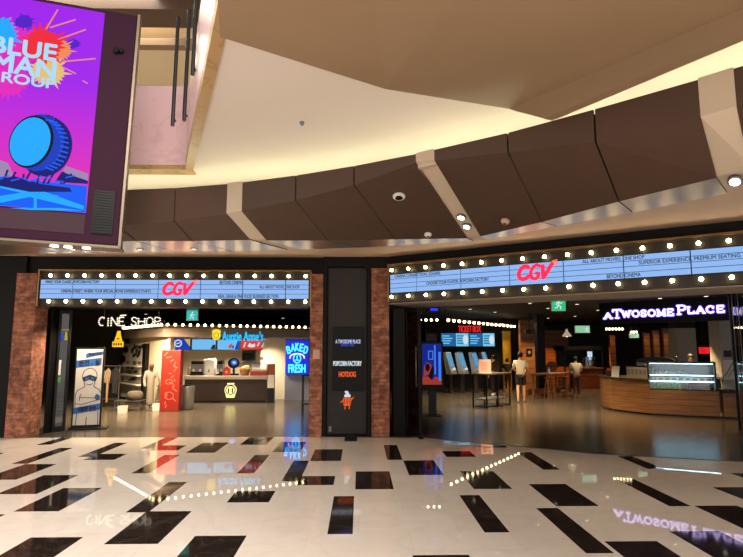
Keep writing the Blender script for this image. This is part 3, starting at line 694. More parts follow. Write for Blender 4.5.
# left reveal: black pier then a glass leaf
o = MB().box(lx(36.5), X(54, 11.9), 11.7, 12.1, 0, 2.54).build('door_pocket', 'blackwall', bevel=.01); tag(o, 'tall black door pocket just right of the leftmost brick pilaster', 'pier')
A_ = (X(57, 11.95), 11.95); B_ = (X(70, 12.12), 12.12)
r, L = glass_leaf('smoked glass door leaf left of the standing banner', A_, B_, 2.53)
MB().box(L*.12, L*.38, -.012, -.007, Z(58, 375, 12), Z(58, 360, 12)).build('notice', 'paper', r)
MB().box(L*.05, L*.42, -.012, -.007, Z(58, 383, 12), Z(58, 377, 12)).build('sticker', 'green', r)
m = MB(); zz = Z(60, 340, 12)
m.plate([(L*.15, zz-.0), (L*.45, zz), (L*.38, zz+.16), (L*.2, zz+.16)], -.012, -.007); m.build('sticker', glow('blue sticker', (40, 90, 230), .6), r)
MB().plate([(L*.5, zz), (L*.75, zz), (L*.66, zz+.18), (L*.55, zz+.18)], -.0122, -.007).build('sticker', glow('yellow sticker', (220, 200, 60), .6), r)
MB().box(L*.1, L*.85, -.02, -.007, Z(60, 330.5, 12), Z(60, 329, 12)).build('transom_bar', 'bronze', r)
o = MB().box(X(392.5, 11.6), X(405.5, 11.6), 11.5, 11.9, 0, 2.54).build('door_pocket', 'blackwall', bevel=.01); tag(o, 'tall black door pocket just right of the brick pilaster at the right opening', 'pier')
A_ = (X(406, 11.5), 11.5); B_ = (X(420.5, 11.15), 11.15)
r, L = glass_leaf('smoked glass door leaf beside the lit poster stand', A_, B_, 2.53)
MB().tube((L*.82, -.05, .95), (L*.82, -.05, 1.75), .013).tube((L*.82, -.05, 1.0), (L*.82, 0, 1.0), .01).tube((L*.82, -.05, 1.7), (L*.82, 0, 1.7), .01).build('handle', 'metalgrey', r, True)
A_ = (X(733.5, 11.3), 11.3); B_ = (X(751, 10.2), 10.2)
r, L = glass_leaf('smoked glass door leaf at the right edge, beside the cafe counter', A_, B_, 3.0)
for k, f_ in enumerate((.25, .6)):
    MB().box(L*f_, L*f_+.03, -.04, -.03, .3, 2.9).build('edge_rail', 'metalgrey', r)
tag(MB().box(-.09, .09, 0, .12, 0, .05).build('door_stop', 'plasticblack', loc=(X(351, 11.05), 11.06, .0)), 'flat black floor block at the foot of the centre door', 'door stop')
tag(MB().lathe([(.05, 0), (.05, .05), (.02, .07)], n=12).build('door_stop', 'plasticblack', loc=atZ(421, 439)+Vector((0, 0, .001))), 'tiny black round door stop at the corner of the right glass door', 'door stop')

# ------------------------------------------------------------------ exit signs
M['exitgreen'] = glow('exit green', (40, 200, 130), .95); M['exitcyan'] = glow('exit teal', (44, 196, 186), .95); M['exitpale'] = glow('exit pale', (150, 214, 170), .85)
def exit_sign(label, px0, px1, py0, py1, Y, m1, cap, hang_z, stack=True):
    c = atY((px0+px1)/2, (py0+py1)/2, Y); w = X(px1, Y)-X(px0, Y); zt_, zb_ = Z(px0, py0, Y), Z(px0, py1, Y)
    r = thing('exit_sign', label, 'sign', (c.x, Y, zb_), 0)
    h = zt_-zb_; s = h*.62 if stack else h
    MB().box(-w/2, w/2, 0, .06, 0, s).build('housing', 'plasticwhite', r, bevel=.004)
    MB().box(-w/2+.01, w/2-.01, -.004, 0, .01, s-.01).build('light_panel', m1, r)
    if stack: MB().box(-w/2, w/2, 0, .08, s+.01, h).build('upper_box', mat('dim green box', (30, 90, 80), .4, em=(30, 130, 110), es=.35), r)
    g = MB(); u = s*.8; ox = 0 if stack else w*.3
    g.disc(ox+u*.05, s*.78, u*.09, u*.09, -.01, -.004, 12)
    g.stroke([(ox, s*.64), (ox-u*.05, s*.42)], u*.14, -.01, -.004).stroke([(ox-u*.05, s*.42), (ox+u*.16, s*.3), (ox+u*.14, s*.14)], u*.09, -.0105, -.004).stroke([(ox-u*.05, s*.42), (ox-u*.16, s*.24), (ox-u*.32, s*.22)], u*.09, -.011, -.004)
    g.stroke([(ox, s*.62), (ox+u*.2, s*.52), (ox+u*.27, s*.6)], u*.07, -.0105, -.004).stroke([(ox, s*.62), (ox-u*.18, s*.58), (ox-u*.24, s*.44)], u*.07, -.0108, -.004)
    g.build('running_figure', 'litwhite', r)
    for sx_ in (-.3, .3): MB().tube((w*sx_, .03, h-.01), (w*sx_, .03, hang_z-zb_), .008).build('hanger', 'metalblack', r)
    return r
exit_sign('teal lit exit sign under the left marquee', 186.5, 198, 304, 320.5, 12.3, 'exitcyan', 1, 3.0)
exit_sign('bright green exit sign under the logo of the right marquee', 551.5, 565.5, 288, 311, 10.6, 'exitgreen', 1, 3.0)
exit_sign('wide pale green exit sign deep in the lobby beside the pendant lamp', 575, 590, 325.5, 333, 18., 'exitpale', 0, 3.0, False)

# ------------------------------------------------------------------ left shop: kiosk with pretzel counter
CK = (X(163, 16.), 16.); RK = (X(314, 18.1), 18.1); LK = (X(122, 18.8), 18.8)
zt_, zb_ = 2.37, 2.05
BK = 20.9
cano = MB().prism([CK, RK, (RK[0], BK), (LK[0], BK), LK], zb_, zt_)
r = thing('kiosk_canopy', 'grey kiosk canopy edged with bulbs over the pretzel counter', 'canopy', (0, 0, 0))
cano.build('fascia', 'greyfascia', r)
bm_ = None
def bulb_row(parent, A, B, z, n, rad, m, off=(0, 0)):
    me = None
    for k in range(n):
        f_ = (k+.5)/n
        p = (A[0]+(B[0]-A[0])*f_+off[0], A[1]+(B[1]-A[1])*f_+off[1], z)
        if me is None: o = MB().sphere((0, 0, 0), rad, 10, 7).build('light_bulb', m, parent, True); me = o.data
        else: o = bpy.data.objects.new('light_bulb', me); COL.objects.link(o); o.parent = parent
        o.location = p
bulb_row(r, CK, RK, zt_+.02, 22, .038, 'bulbdim', (0, -.03)); bulb_row(r, LK, CK, zt_+.02, 14, .038, 'bulbdim', (-.02, -.03))
m = MB()
for a, b in ((CK, RK), (LK, CK)): m.tube((a[0], a[1]-.02, zt_-.04), (b[0], b[1]-.02, zt_-.04), .03)
m.build('bulb_rail', 'bronze', r)
# kiosk walls
struct('wall_kiosk_left', MB().prism([(CK[0]+.02, CK[1]+.15), (CK[0]+.14, CK[1]+.15), (CK[0]+.14, CK[1]+.5), (LK[0]+.3, LK[1]+.6), (LK[0]+.12, LK[1]+.25)], 0, zb_), 'cream', 'cream kiosk side wall with wall displays')
struct('wall_kiosk_back', MB().box(X(160, 20.3), X(276, 20.3), 20.3, 20.4, 0, zb_), 'cream', 'cream wall behind the pretzel counter')
struct('wall_kiosk_right', MB().box(X(262, 19.6), X(285.3, 19.3), 19.4, 20.4, 0, zb_), 'cream', 'cream wall right of the pretzel counter')
M['lilacpanel'] = mat('grey blue panel', (150, 150, 170), .5)
struct('wall_neon', MB().box(X(285.3, 19.1), X(318, 19.1), 19.1, 19.4, 0, zb_), 'lilacpanel', 'plain grey panel below the neon sign')
# counter
ya = 18.3
c0, c1 = X(186, ya), X(267.5, ya); ztop = Z(230, 377.5, ya)
r = thing('pretzel_counter', 'dark brown counter with a glowing pretzel logo', 'counter', (c0, ya, 0))
W = c1-c0
MB().box(0, W, 0, .7, .06, ztop-.06).build('front', 'walnut', r); MB().box(.03, W-.03, .05, .65, 0, .06).build('plinth', 'metalblack', r)
MB().box(-.03, W+.03, -.06, .72, ztop-.06, ztop+.05).build('worktop', 'greytop', r, bevel=.01)
M['pretzelglow'] = glow('pretzel glow', (255, 236, 150), 1.6)
px_ = X(232, ya)-c0; pz = Z(232, 390, ya); s = .2
lg = MB().disc(px_, pz, s*.95, s*.9, -.03, 0, 28).box(px_-s*.55, px_+s*.55, -.032, 0, pz+s*.85, pz+s*1.1).plate([(px_-s*.8, pz-s*.6), (px_-s*.6, pz-s*1.2), (px_+s*.6, pz-s*1.2), (px_+s*.8, pz-s*.6)], -.031, 0)
lg.build('logo', 'pretzelglow', r)
ik = MB().stroke(arc(px_, pz, s*.75, s*.68, 0, 360, 24), .03, -.036, -.03).stroke([(px_-s*.3, pz+s*.2), (px_-s*.3, pz-s*.35)], .05, -.0365, -.03).stroke([(px_+s*.3, pz+s*.2), (px_+s*.3, pz-s*.35)], .05, -.0366, -.03).stroke([(px_-s*.5, pz+.8*s), (px_+s*.5, pz+.8*s)], .03, -.0362, -.03)
ik.build('logo_outline', 'blueink', r)
# logo sign above
ys = 17.0
r = thing('pretzel_shop_sign', 'blue lit shop name with a yellow pretzel on the grey canopy', 'sign', (X(216, ys), ys-.45, 0)); ys_ = ys-.45
M['signblue'] = glow('sign blue', (36, 178, 240), 1.4); M['signyellow'] = glow('sign yellow', (255, 222, 60), 1.1)
xl, xr_ = X(222, ys_)-X(216, ys), X(263, ys_)-X(216, ys)
zz = Z(240, 336.3, ys_)
text('lettering', 'Auntie Anne\u2019s', 'signblue', r, (xl+xr_)/2, zz, .27, -.03, xr_-xl, bold=.014, depth=.02)
xp = X(216, ys_)-X(216, ys); m = MB().disc(xp, zz+.02, .12, .13, -.03, .0, 20).stroke(arc(xp, zz+.13, .10, .05, 0, 180, 8), .05, -.031, 0); m.build('pretzel', 'signyellow', r)
MB().stroke(arc(xp, zz+.02, .07, .08, 0, 360, 16), .018, -.036, -.03).build('pretzel_outline', 'bronze', r)
MB().box(xp-.1, xr_, 0, .05, zz-.06, zz-.02).build('mounting_rail', 'metalblack', r)
for (xa, xb, dd_) in ((0, .03, .12), (xr_-.05, xr_-.02, .78)): MB().box(xa, xb, .0, dd_, zz-.05, zz-.03).build('bracket', 'metalblack', r)
# menu screens
M['menublue'] = glow('menu light blue', (120, 192, 244), .95); M['menunavy'] = glow('menu navy', (24, 70, 190), .9); M['menured'] = glow('menu red', (214, 70, 60), .95); M['menuyel'] = glow('menu yellow', (220, 180, 70), .9)
def screen(label, pa, pb, pt, pbm, Y, m, group, name='menu_screen', tilt=0):
    c = X((pa+pb)/2, Y); w = X(pb, Y)-X(pa, Y); z1, z0 = Z(pa, pt, Y), Z(pa, pbm, Y)
    r = thing(name, label, 'screen', (c, Y, z0), 0, group)
    MB().box(-w/2, w/2, 0, .065, 0, z1-z0).build('housing', 'plasticblack', r)
    MB().box(-w/2+.012, w/2-.012, -.004, 0, .012, z1-z0-.012).build('display', m, r)
    if Y < 20:
        for sx_ in (-.3, .3): MB().box(w*sx_-.02, w*sx_+.02, .02, .05, z1-z0, 2.05-z0+.01).build('hanger', 'metalblack', r)
    return r, w, z1-z0
ym = 17.4; GM = 'menu screens over the pretzel counter'
r, w, h = screen('blue and yellow menu screen with a white ring, leftmost of four', 170, 190.5, 338.5, 350, ym, 'menunavy', GM)
MB().plate([(-w/2+.02, .02), (-w/2+.16, .02), (-w/2+.12, h-.02), (-w/2+.02, h-.02)], -.008, -.004).plate([(w/2-.02, h-.02), (w/2-.02, h*.3), (w/2-.2, h-.02)], -.008, -.004).build('picture', 'menuyel', r)
MB().stroke(arc(-.07, h*.58, .1, .1, 0, 360, 20), .035, -.009, -.004).stroke([(-.11, h*.55), (-.03, h*.62)], .03, -.0095, -.004).build('emblem', 'litwhite', r)
r, w, h = screen('pale blue menu screen with a dark picture corner, second of four', 191.5, 216, 339, 350, ym, 'menublue', GM)
MB().plate([(w/2-.02, .02), (w/2-.17, .02), (w/2-.11, h*.45), (w/2-.02, h*.5)], -.008, -.004).build('picture', mat('brown photo', (90, 74, 66)), r)
r, w, h = screen('pale blue menu screen with small red and navy pictures, third of four', 217, 239.5, 339.5, 350, ym, 'menublue', GM)
MB().plate([(w/2-.02, .02), (w/2-.15, .02), (w/2-.05, h-.02), (w/2-.02, h-.02)], -.008, -.004).disc(w/2-.2, h*.3, .03, .05, -.008, -.004).build('picture', 'menunavy', r)
MB().disc(.06, h*.35, .05, .06, -.008, -.004, 14).disc(.1, h*.55, .02, .03, -.0085, -.004, 10).build('picture', 'menured', r)
r, w, h = screen('red menu screen with white lettering strokes, rightmost of four', 240.5, 262.5, 339.5, 350, ym, 'menured', GM)
m = MB()
for k in range(5): m.stroke([(-w*.35+k*.14, h*.3+.03*(k % 2)), (-w*.28+k*.14, h*.7-.02*(k % 3))], .035, -.008-.0004*k, -.004)
m.disc(0, h*.4, .12, .05, -.011, -.004, 14); m.build('picture', 'litwhite', r)
# things on the counter: worktop height
zw = ztop+.05+.0
def at_c(px, dy=.3): return (X(px, ya+dy), ya+dy, zw)
def coffee(label, px, wpx, hpx):
    p = at_c(px); w = X(px+wpx/2, p[1])-X(px-wpx/2, p[1]); h = hpx*p[1]/558
    r = thing('espresso_machine', label, 'coffee machine', p)
    MB().box(-w/2, w/2, -.02, .3, .12, h).build('body', 'metalgrey', r, bevel=.015)
    MB().box(-w/2-.01, w/2+.01, -.06, .3, 0, .05).build('drip_tray', 'metalblack', r)
    MB().box(-w/2+.05, w/2-.05, .12, .3, .05, .12).build('base', 'metalblack', r)
    MB().box(-w/2+.02, w/2-.02, -.03, .28, h, h+.1).build('cup_rail', 'plasticblack', r)
    for f_ in (-.25, .25): MB().tube((f_*w, -.02, h*.55), (f_*w, -.13, h*.5), .018).tube((f_*w, -.03, h*.55), (f_*w, -.03, h*.35), .03).build('brew_group', 'bin', r)
    return r
coffee('steel espresso machine with dark top on the pretzel counter, left', 198, 13, 11)
coffee('small steel drinks machine on the pretzel counter, middle', 220.5, 6, 11)
m = MB(); p = at_c(210.5, .5); r = thing('milk_dispenser', 'cream boxed dispenser between the two steel machines on the counter', 'dispenser', p)
MB().box(-.17, .17, -.1, .2, 0, .52).build('body', 'plasticwhite', r, bevel=.02); MB().tube((0, -.12, .2), (0, -.12, .1), .02).build('tap', 'metalgrey', r); MB().box(-.15, .15, -.08, .18, .52, .56).build('lid', 'cream', r)
p = at_c(234); r = thing('pos_terminal', 'black till with round blue lit screen on the pretzel counter', 'till', p)
MB().box(-.16, .16, -.05, .2, 0, .06).build('base', 'plasticblack', r, bevel=.01); MB().tube((0, .08, .06), (0, .05, .3), .035).build('stand', 'plasticblack', r)
MB().disc(0.0, .40, .19, .17, .0, .05, 24).build('screen_housing', 'plasticblack', r); MB().disc(.02, .42, .11, .1, -.004, 0, 24).build('display', glow('till blue', (40, 110, 240), .9), r); MB().disc(.02, .42, .05, .04, -.008, -.004, 14).build('icon', 'litwhite', r)
p = at_c(227.5, .2); r = thing('red_carton', 'red carton standing beside the till', 'carton', p)
MB().box(-.1, .1, -.05, .1, 0, .22).plate([(-.1, .22), (.1, .22), (.0, .3)], -.05, .1).build('body', 'red', r); MB().disc(0, .12, .05, .05, -.055, -.05, 12).build('print', 'redlight', r)
p = at_c(260, .25); r = thing('pastry_case', 'low glass case of pastries with a red base on the counter', 'display case', p)
MB().box(-.28, .26, -.15, .2, 0, .12).build('base', 'red', r, bevel=.01); MB().box(-.28, .26, -.15, .2, .12, .15).build('tray', 'oak', r)
MB().box(-.28, .26, -.15, -.14, .15, .36).box(-.28, -.27, -.15, .2, .15, .36).box(.25, .26, -.15, .2, .15, .36).box(-.28, .26, -.15, .2, .36, .37).build('glass', 'glass', r)
pm = None
for k in range(8):
    o = thing('pretzel', 'golden pretzel in the low glass case on the counter', 'pretzel', (p[0]-.22+.062*k, p[1]-.02+.05*(k % 2), p[2]+.15), 0, 'pretzels in the glass case')
    if pm is None:
        pm = MB().path([(.045*math.cos(t)*(1), .03*math.sin(t), .03+.03*math.sin(2*t)) for t in [2*PI*i/14 for i in range(15)]], .016).build('dough', 'food', o, True).data
    else:
        q_ = bpy.data.objects.new('dough', pm); COL.objects.link(q_); q_.parent = o
p = at_c(245.5, .32); r = thing('bread_basket', 'wicker basket of golden pastries left of the glass case', 'basket', p)
MB().lathe([(.13, 0), (.18, .2), (.16, .2), (.11, .02)], n=20).build('basket', 'oak', r)
m = MB()
for k in range(9): m.sphere((random.uniform(-.09, .09), random.uniform(-.07, .07), .2+random.uniform(0, .08)), .07, 10, 7, .7)
o = m.build('pastries', 'food', r, True)
p = (X(249.5, 20.25), 20.25, 0); zb2, zt2 = Z(249, 360.5, 20.2), Z(249, 350.5, 20.2)
r = thing('wall_oven', 'black oven box mounted on the cream wall behind the counter', 'oven', (p[0], 20.05, zb2))
w = .22; MB().box(-w, w, 0, .25, 0, zt2-zb2).build('body', 'metalblack', r, bevel=.01); MB().box(-w+.04, w-.04, -.01, 0, .05, zt2-zb2-.08).build('window', 'plasticblack', r); MB().tube((-w+.03, -.03, zt2-zb2-.05), (w-.03, -.03, zt2-zb2-.05), .012).build('handle', 'metalgrey', r)
zs_ = Z(250, 363, 20.2); r = thing('wall_shelf', 'thin steel shelf on the wall below the black oven', 'shelf', (X(250, 20.2), 20.1, zs_))
MB().box(-.55, .55, 0, .2, -.015, .015).build('board', 'metalgrey', r); MB().box(-.5, -.48, .05, .2, -.12, -.015).box(.48, .5, .05, .2, -.12, -.015).build('bracket', 'metalgrey', r)
tag(MB().box(-.07, .07, 0, .02, 0, .1).box(-.05, .05, -.004, 0, .02, .08).build('wall_switch', 'metalgrey', loc=(X(222.5, 20.28), 20.28, Z(222, 363, 20.28))), 'grey switch plate on the cream wall behind the drinks machine', 'switch')
tag(MB().box(-.06, .06, 0, .02, 0, .11).box(-.04, .04, -.004, 0, .02, .09).build('wall_switch', 'metalgrey', loc=(X(262, 19.38), 19.38, Z(262, 360, 19.38))), 'grey switch plate on the cream wall right of the oven', 'switch')
for k, (px, hh, lab) in enumerate(((190, .34, 'tall tan syrup bottle left of the espresso machine'), (193, .4, 'dark syrup bottle close to the espresso machine'))):
    p = at_c(px, .45); r = thing('syrup_bottle', lab, 'bottle', p); MB().lathe([(.045, 0), (.05, .05), (.05, hh*.6), (.02, hh*.75), (.02, hh*.95)], n=14).build('bottle', ['clothtan', 'metalblack'][k], r, True); MB().lathe([(.024, hh*.93), (.024, hh)], n=12).build('cap', 'plasticblack', r)
# ordering podium: red panel over white over black
yp = 18.25; r = thing('order_stand', 'narrow order stand with red screen and white panel at the counter end', 'stand', (X(271.5, yp), yp, 0)); w = (X(275, yp)-X(268.5, yp))/2
MB().box(-w, w, 0, .25, 0, Z(271, 388, yp)).build('base', 'metalblack', r); MB().box(-w, w, .02, .2, Z(271, 388, yp), Z(271, 375.5, yp)).build('panel', 'paper', r); MB().box(-w, w, .02, .2, Z(271, 375, yp), Z(271, 364, yp)).build('screen_housing', 'plasticblack', r)
MB().box(-w+.015, w-.015, .01, .02, Z(271, 374.6, yp), Z(271, 364.5, yp)).build('display', glow('brown red screen', (150, 76, 40), .75), r)
# red poster box and bin
yb = 15.75; r = thing('poster_cabinet', 'tall red cabinet printed with pretzel pictures beside the kiosk corner', 'cabinet', (X(171.5, yb), yb, 0)); w = (X(181, yb)-X(162, yb))/2; h = Z(171, 350, yb)
MB().box(-w, w, 0, .28, .0, h).build('body', 'red', r, bevel=.01); MB().box(-w+.02, w-.02, .01, .25, 0, .03).build('plinth', 'metalblack', r)
m = MB(); random.seed(4)
for k in range(17):
    x_ = random.uniform(-w+.1, w-.1); z_ = .14+(h-.25)*k/16; s_ = random.uniform(.03, .07); a_ = random.uniform(0, PI)
    m.stroke([(x_-s_*math.cos(a_), z_-s_*math.sin(a_)), (x_+s_*math.cos(a_), z_+s_*math.sin(a_))], .022, -.004-.0001*k, 0)
m.stroke(arc(0, .42, .11, .1, 0, 360, 18), .02, -.0065, 0).stroke(arc(-.02, .8, .1, .06, 0, 360, 14), .02, -.0066, 0); m.build('print', 'redlight', r)
p = atZ(187, 409); r = thing('trash_bin', 'round brushed steel trash bin beside the red cabinet', 'bin', p)
MB().lathe([(.15, 0), (.17, .02), (.19, .62), (.195, .64), (.18, .64), (.17, .6)], n=28).build('body', 'bin', r, True); MB().lathe([(.175, .645), (.15, .67), (.06, .68)], n=24).build('lid', 'plasticblack', r, True)
# neon
yn = 19.1; xn = X(297.5, yn); zn0, zn1 = Z(297, 374, yn), Z(297, 341, yn); wn = (X(309, yn)-X(286.5, yn))
M['neonback'] = mat('blue neon backing', (20, 40, 190), .4, em=(14, 44, 235), es=.75); M['neoncyan'] = glow('neon cyan', (70, 200, 255), 2.2); M['neonpink'] = glow('neon pale', (255, 214, 224), 1.5); M['neonblue'] = glow('neon blue', (30, 90, 255), 2.)
r = thing('neon_sign', 'blue neon sign of a pretzel between two words on a grey panel', 'sign', (xn, yn-.06, zn0)); hn = zn1-zn0
MB().box(-wn/2, wn/2, 0, .06, 0, hn).build('backing', 'neonback', r)
for k, ch in enumerate('BAKED'):
    a = (k-2)/2.; text('lettering', ch, 'neoncyan', r, a*wn*.38, hn*.82-abs(a)**2*.10, .25, -.02, .12, bold=.03, rot=-a*.25)
text('lettering', 'FRESH', 'neoncyan', r, 0, hn*.17, .27, -.02, wn*.74, bold=.03)
MB().stroke(arc(0, hn*.50, .24, .13, -10, 190, 16), .04, -.03, 0).build('neon_arch', 'neonpink', r)
MB().stroke(arc(0, hn*.47, .12, .15, 0, 360, 18), .04, -.031, 0).stroke([(-.05, hn*.42), (.05, hn*.42)], .035, -.032, 0).stroke([(0, hn*.42), (0, hn*.55)], .035, -.0325, 0).build('neon_pretzel', 'neoncyan', r)
yb = 14.2; r = thing('black_stand', 'slim black metal stand at the right side of the left opening', 'stand', (X(306.5, yb), yb, 0)); w = .09; h = Z(306, 376, yb)
m = MB()
for sx in (-w, w):
    for sy in (0, .3): m.box(sx-.012, sx+.012, sy-.012, sy+.012, 0, h)
m.build('leg', 'metalblack', r); MB().box(-w-.02, w+.02, -.02, .32, h, h+.03).build('top', 'metalblack', r); MB().box(-w, w, 0, .3, .32, .34).build('shelf', 'metalblack', r)

# ------------------------------------------------------------------ left shop: cinema shop side
yc = 14.2; r = thing('cinema_shop_sign', 'hanging sign of pale dotted bulb letters reading CINE SHOP', 'sign', (X(128.5, yc), yc, 0))
M['dotlit'] = glow('bulb letters', (235, 222, 196), 1.7)
GL = {'C': [arc(.5,.5,.5,.5,55,305,9)], 'I': [[(.5,0),(.5,1)]], 'N': [[(0,0),(0,1),(1,0),(1,1)]], 'E': [[(1,0),(0,0),(0,1),(1,1)],[(0,.5),(.8,.5)]], 'S': [[(.95,.85),(.6,1),(.2,.95),(.05,.75),(.3,.55),(.7,.45),(.95,.25),(.8,.05),(.4,0),(.05,.15)]],
      'H': [[(0,0),(0,1)],[(1,0),(1,1)],[(0,.5),(1,.5)]], 'O': [arc(.5,.5,.5,.5,0,360,16)], 'P': [[(0,0),(0,1),(.6,1),(.95,.85),(.95,.6),(.6,.48),(0,.48)]]}
zz = Z(128, 321.5, yc); hh = .21; xs = X(97.5, yc)-X(128.5, yc); tot = X(161, yc)-X(97.5, yc)
adv = {'C': 1, 'I': .45, 'N': 1, 'E': .85, 'S': .9, 'H': 1, 'O': 1.1, 'P': .9, ' ': .55}
word = 'CINE SHOP'; U = tot/sum(adv[c]+.28 for c in word); x_ = xs
for ch in word:
    if ch != ' ':
        m = MB(); wl_ = adv[ch]*U
        for pl in GL[ch]:
            pts = [(x_+a*wl_, zz-hh/2+b*hh) for a, b in pl]
            if ch == 'I': pts = [(x_+wl_/2, b) for _, b in pts]
            acc = 0.
            for a_, b_ in zip(pts[:-1], pts[1:]):
                L_ = math.hypot(b_[0]-a_[0], b_[1]-a_[1]); t_ = acc
                while t_ < L_: m.disc(a_[0]+(b_[0]-a_[0])*t_/L_, a_[1]+(b_[1]-a_[1])*t_/L_, .0145, .0145, -.035, 0, 8); t_ += .044
                acc = t_-L_
        m.build('letter', 'dotlit', r)
    x_ += (adv[ch]+.28)*U
MB().stroke([(xs+U*(3.2+.3), zz+hh*.72), (xs+U*(3.9+.4), zz+hh*.76)], .025, -.03, 0).build('accent', 'dotlit', r)
m = MB().box(xs-.05, xs+tot+.05, 0, .03, zz-.03, zz+.03)
for a in (xs+.1, xs+tot-.1): m.tube((a, .02, zz), (a, .02, 3.0), .01)
m.build('mounting_rail', 'metalblack', r)
# yellow pictogram
yy = 17.; r = thing('yellow_lit_sign', 'small yellow lit popcorn shaped sign left of the kiosk bulbs', 'sign', (X(117.5, yy), yy, 0)); M['yneon'] = glow('yellow neon', (250, 190, 30), 1.3)
z0, z1, z2 = Z(117, 347, yy), Z(117, 341.5, yy), Z(117, 331, yy)
MB().box(-.15, .16, -.03, .03, z0, z1).build('plate', 'yneon', r); MB().plate([(-.10, z1+.01), (.12, z1+.01), (.06, z2-.1), (.05, z2), (-.02, z2), (-.04, z2-.1)], -.03, .03).build('figure', 'yneon', r)
m = MB()
for k in range(4): m.box(-.12+.07*k, -.075+.07*k, -.034, -.03, z0+.045, z1-.045)
m.box(-.03, .05, -.034, -.03, z1+.06, z1+.1); m.build('print', 'blueink', r); MB().tube((0, 0, z2-.05), (0, 0, 3.0), .008).build('hanger', 'metalblack', r)
# standing banner
ya_, yb_ = 12.45, 12.45
A_ = atY(70.5, 428, 12.35); B_ = atY(100.5, 428, 12.5); rz, L = span(A_, B_)
r = thing('standing_banner', 'tall white standing banner with a goggled figure and blue bands', 'banner', (A_.x, A_.y, 0), rz)
h = Z(85, 347.5, 12.4)
MB().box(0, L, 0, .05, .03, h).build('frame', 'metalblack', r, bevel=.004); MB().box(-.02, L+.14, -.18, .22, 0, .03).build('foot', 'metalblack', r, bevel=.008)
MB().box(.035, L-.035, -.006, 0, .08, h-.035).build('poster', 'paper', r); po = r.children[-1]
BX = lambda u: .035+u*(L-.07); BZ = lambda v: .08+(h-.115)*v
def bp(pts): return [(BX(a), BZ(b)) for a, b in pts]
MB().plate(bp([(.35,.88),(1,.93),(1,1-.03),(.35,.94)]), -.009, -.006).build('blue_band', 'blueprint', po)
MB().plate(bp([(0,.75),(.96,.79),(.96,.885),(0,.845)]), -.0095, -.006).build('blue_band', 'blueprint', po)
MB().plate(bp([(0,.145),(1,.2),(1,.28),(0,.225)]), -.012, -.006).build('blue_band', 'blueprint', po)
MB().disc(BX(.88), BZ(.36), .055, .055, -.011, -.006).build('blue_glove', 'blueprint', po)
lw = .014; ol = MB()
ol.stroke(bp(arc(.54,.64,.28,.105,-40,220,18)), lw, -.011, -.006).stroke(bp([(.34,.57),(.36,.5),(.1,.45),(.03,.40),(.05,.22)]), lw, -.0112, -.006).stroke(bp([(.75,.57),(.72,.5),(.94,.46),(1.,.42)]), lw, -.0112, -.006)
ol2 = MB().stroke(bp([(.5,.1),(.5,0)]), lw, -.0113, -.006); ol2.build('leg_line', 'blueink', po)
ol.stroke(bp([(.2,.36),(.85,.35)]), lw, -.0114, -.006).stroke(bp([(.2,.32),(.2,.36),(.24,.40)]), lw, -.0115, -.006).stroke(bp([(.05,.28),(.3,.27),(.98,.33)]), lw, -.0116, -.006).stroke(bp([(.14,.16),(.1,.0)]), lw, -.0113, -.006).stroke(bp([(.93,.2),(.95,.0)]), lw, -.0113, -.006).stroke(bp([(.45,.535),(.56,.525),(.66,.54)]), lw, -.0113, -.006)
ol.stroke(bp([(.8,.38),(.86,.40),(.9,.37),(.86,.33)]), lw, -.0118, -.006)
ol.build('figure_outline', 'blueink', po)
MB().plate(bp([(.28,.625),(.54,.66),(.82,.625),(.76,.57),(.58,.585),(.54,.595),(.48,.585),(.33,.57)]), -.013, -.006).build('goggles', 'blueink', po)
MB().plate(bp([(.37,.615),(.52,.63),(.5,.60),(.38,.59)]), -.0145, -.006).plate(bp([(.58,.63),(.74,.615),(.71,.59),(.6,.60)]), -.0145, -.006).build('goggle_lens', 'blueprint', po)
text('lettering', '\uc644\uc804 - \uafc0', 'blueink', po, BX(.5), BZ(.817), .13, -.012, (L-.07)*.8, bold=.02, rot=.03)
text('lettering', '\uc6c3\uc74c\uac00\ub4dd', 'blueink', po, BX(.68), BZ(.932), .07, -.012, (L-.07)*.5, bold=.02, rot=.06)
text('lettering', '\uc2dc\uc6d0\ud55c \ud31d\ucf58', 'blueink', po, BX(.5), BZ(.212), .11, -.014, (L-.07)*.7, bold=.02, rot=.03)
# clothing rack
yr = 16.8; xa, xb = X(101, yr), X(121, yr); hr = Z(110, 366, yr)
r = thing('clothing_rack', 'thin steel clothing rack between the banner and the kiosk', 'rack', (xa, yr, 0)); L = xb-xa
for a in (0, L): MB().tube((a, 0, .02), (a, 0, hr), .014).tube((a, -.2, .02), (a, .2, .02), .014).build('upright', 'metalgrey', r)
MB().tube((-.02, 0, hr), (L+.02, 0, hr), .013).build('top_rail', 'metalgrey', r); MB().tube((0, 0, .25), (L, 0, .25), .01).build('low_rail', 'metalgrey', r)
def garment(label, x, mname, w=.2, hh=.85, name='hung_shirt'):
    r = thing(name, label, 'garment', (xa+x, yr, hr-.06), 0, 'clothes hung on the steel rack')
    MB().plate([(-.0, 0), (-w, -.09), (-w-.05, -.42), (-w+.02, -.44), (-w+.04, -.25), (-w+.05, -hh), (w-.05, -hh+.02), (w-.04, -.25), (w-.02, -.44), (w+.05, -.42), (w, -.09)], -.035, .035).build('cloth', mname, r, bevel=.02)
    MB().path([(-w*.7, 0, -.06), (0, 0, 0), (w*.7, 0, -.06)], .008).path([(0, 0, 0), (0, 0, .035), (.02, 0, .06)], .005).build('hanger', 'metalgrey', r)
garment('grey sweatshirt at the left end of the steel rack', .07, 'cloth', .07, 1.0); garment('tan sweatshirt second from the left on the steel rack', .25, 'clothtan', .07, 1.0)
garment('black jacket at the right end of the steel rack', .47, 'clothdark', .12, .75)
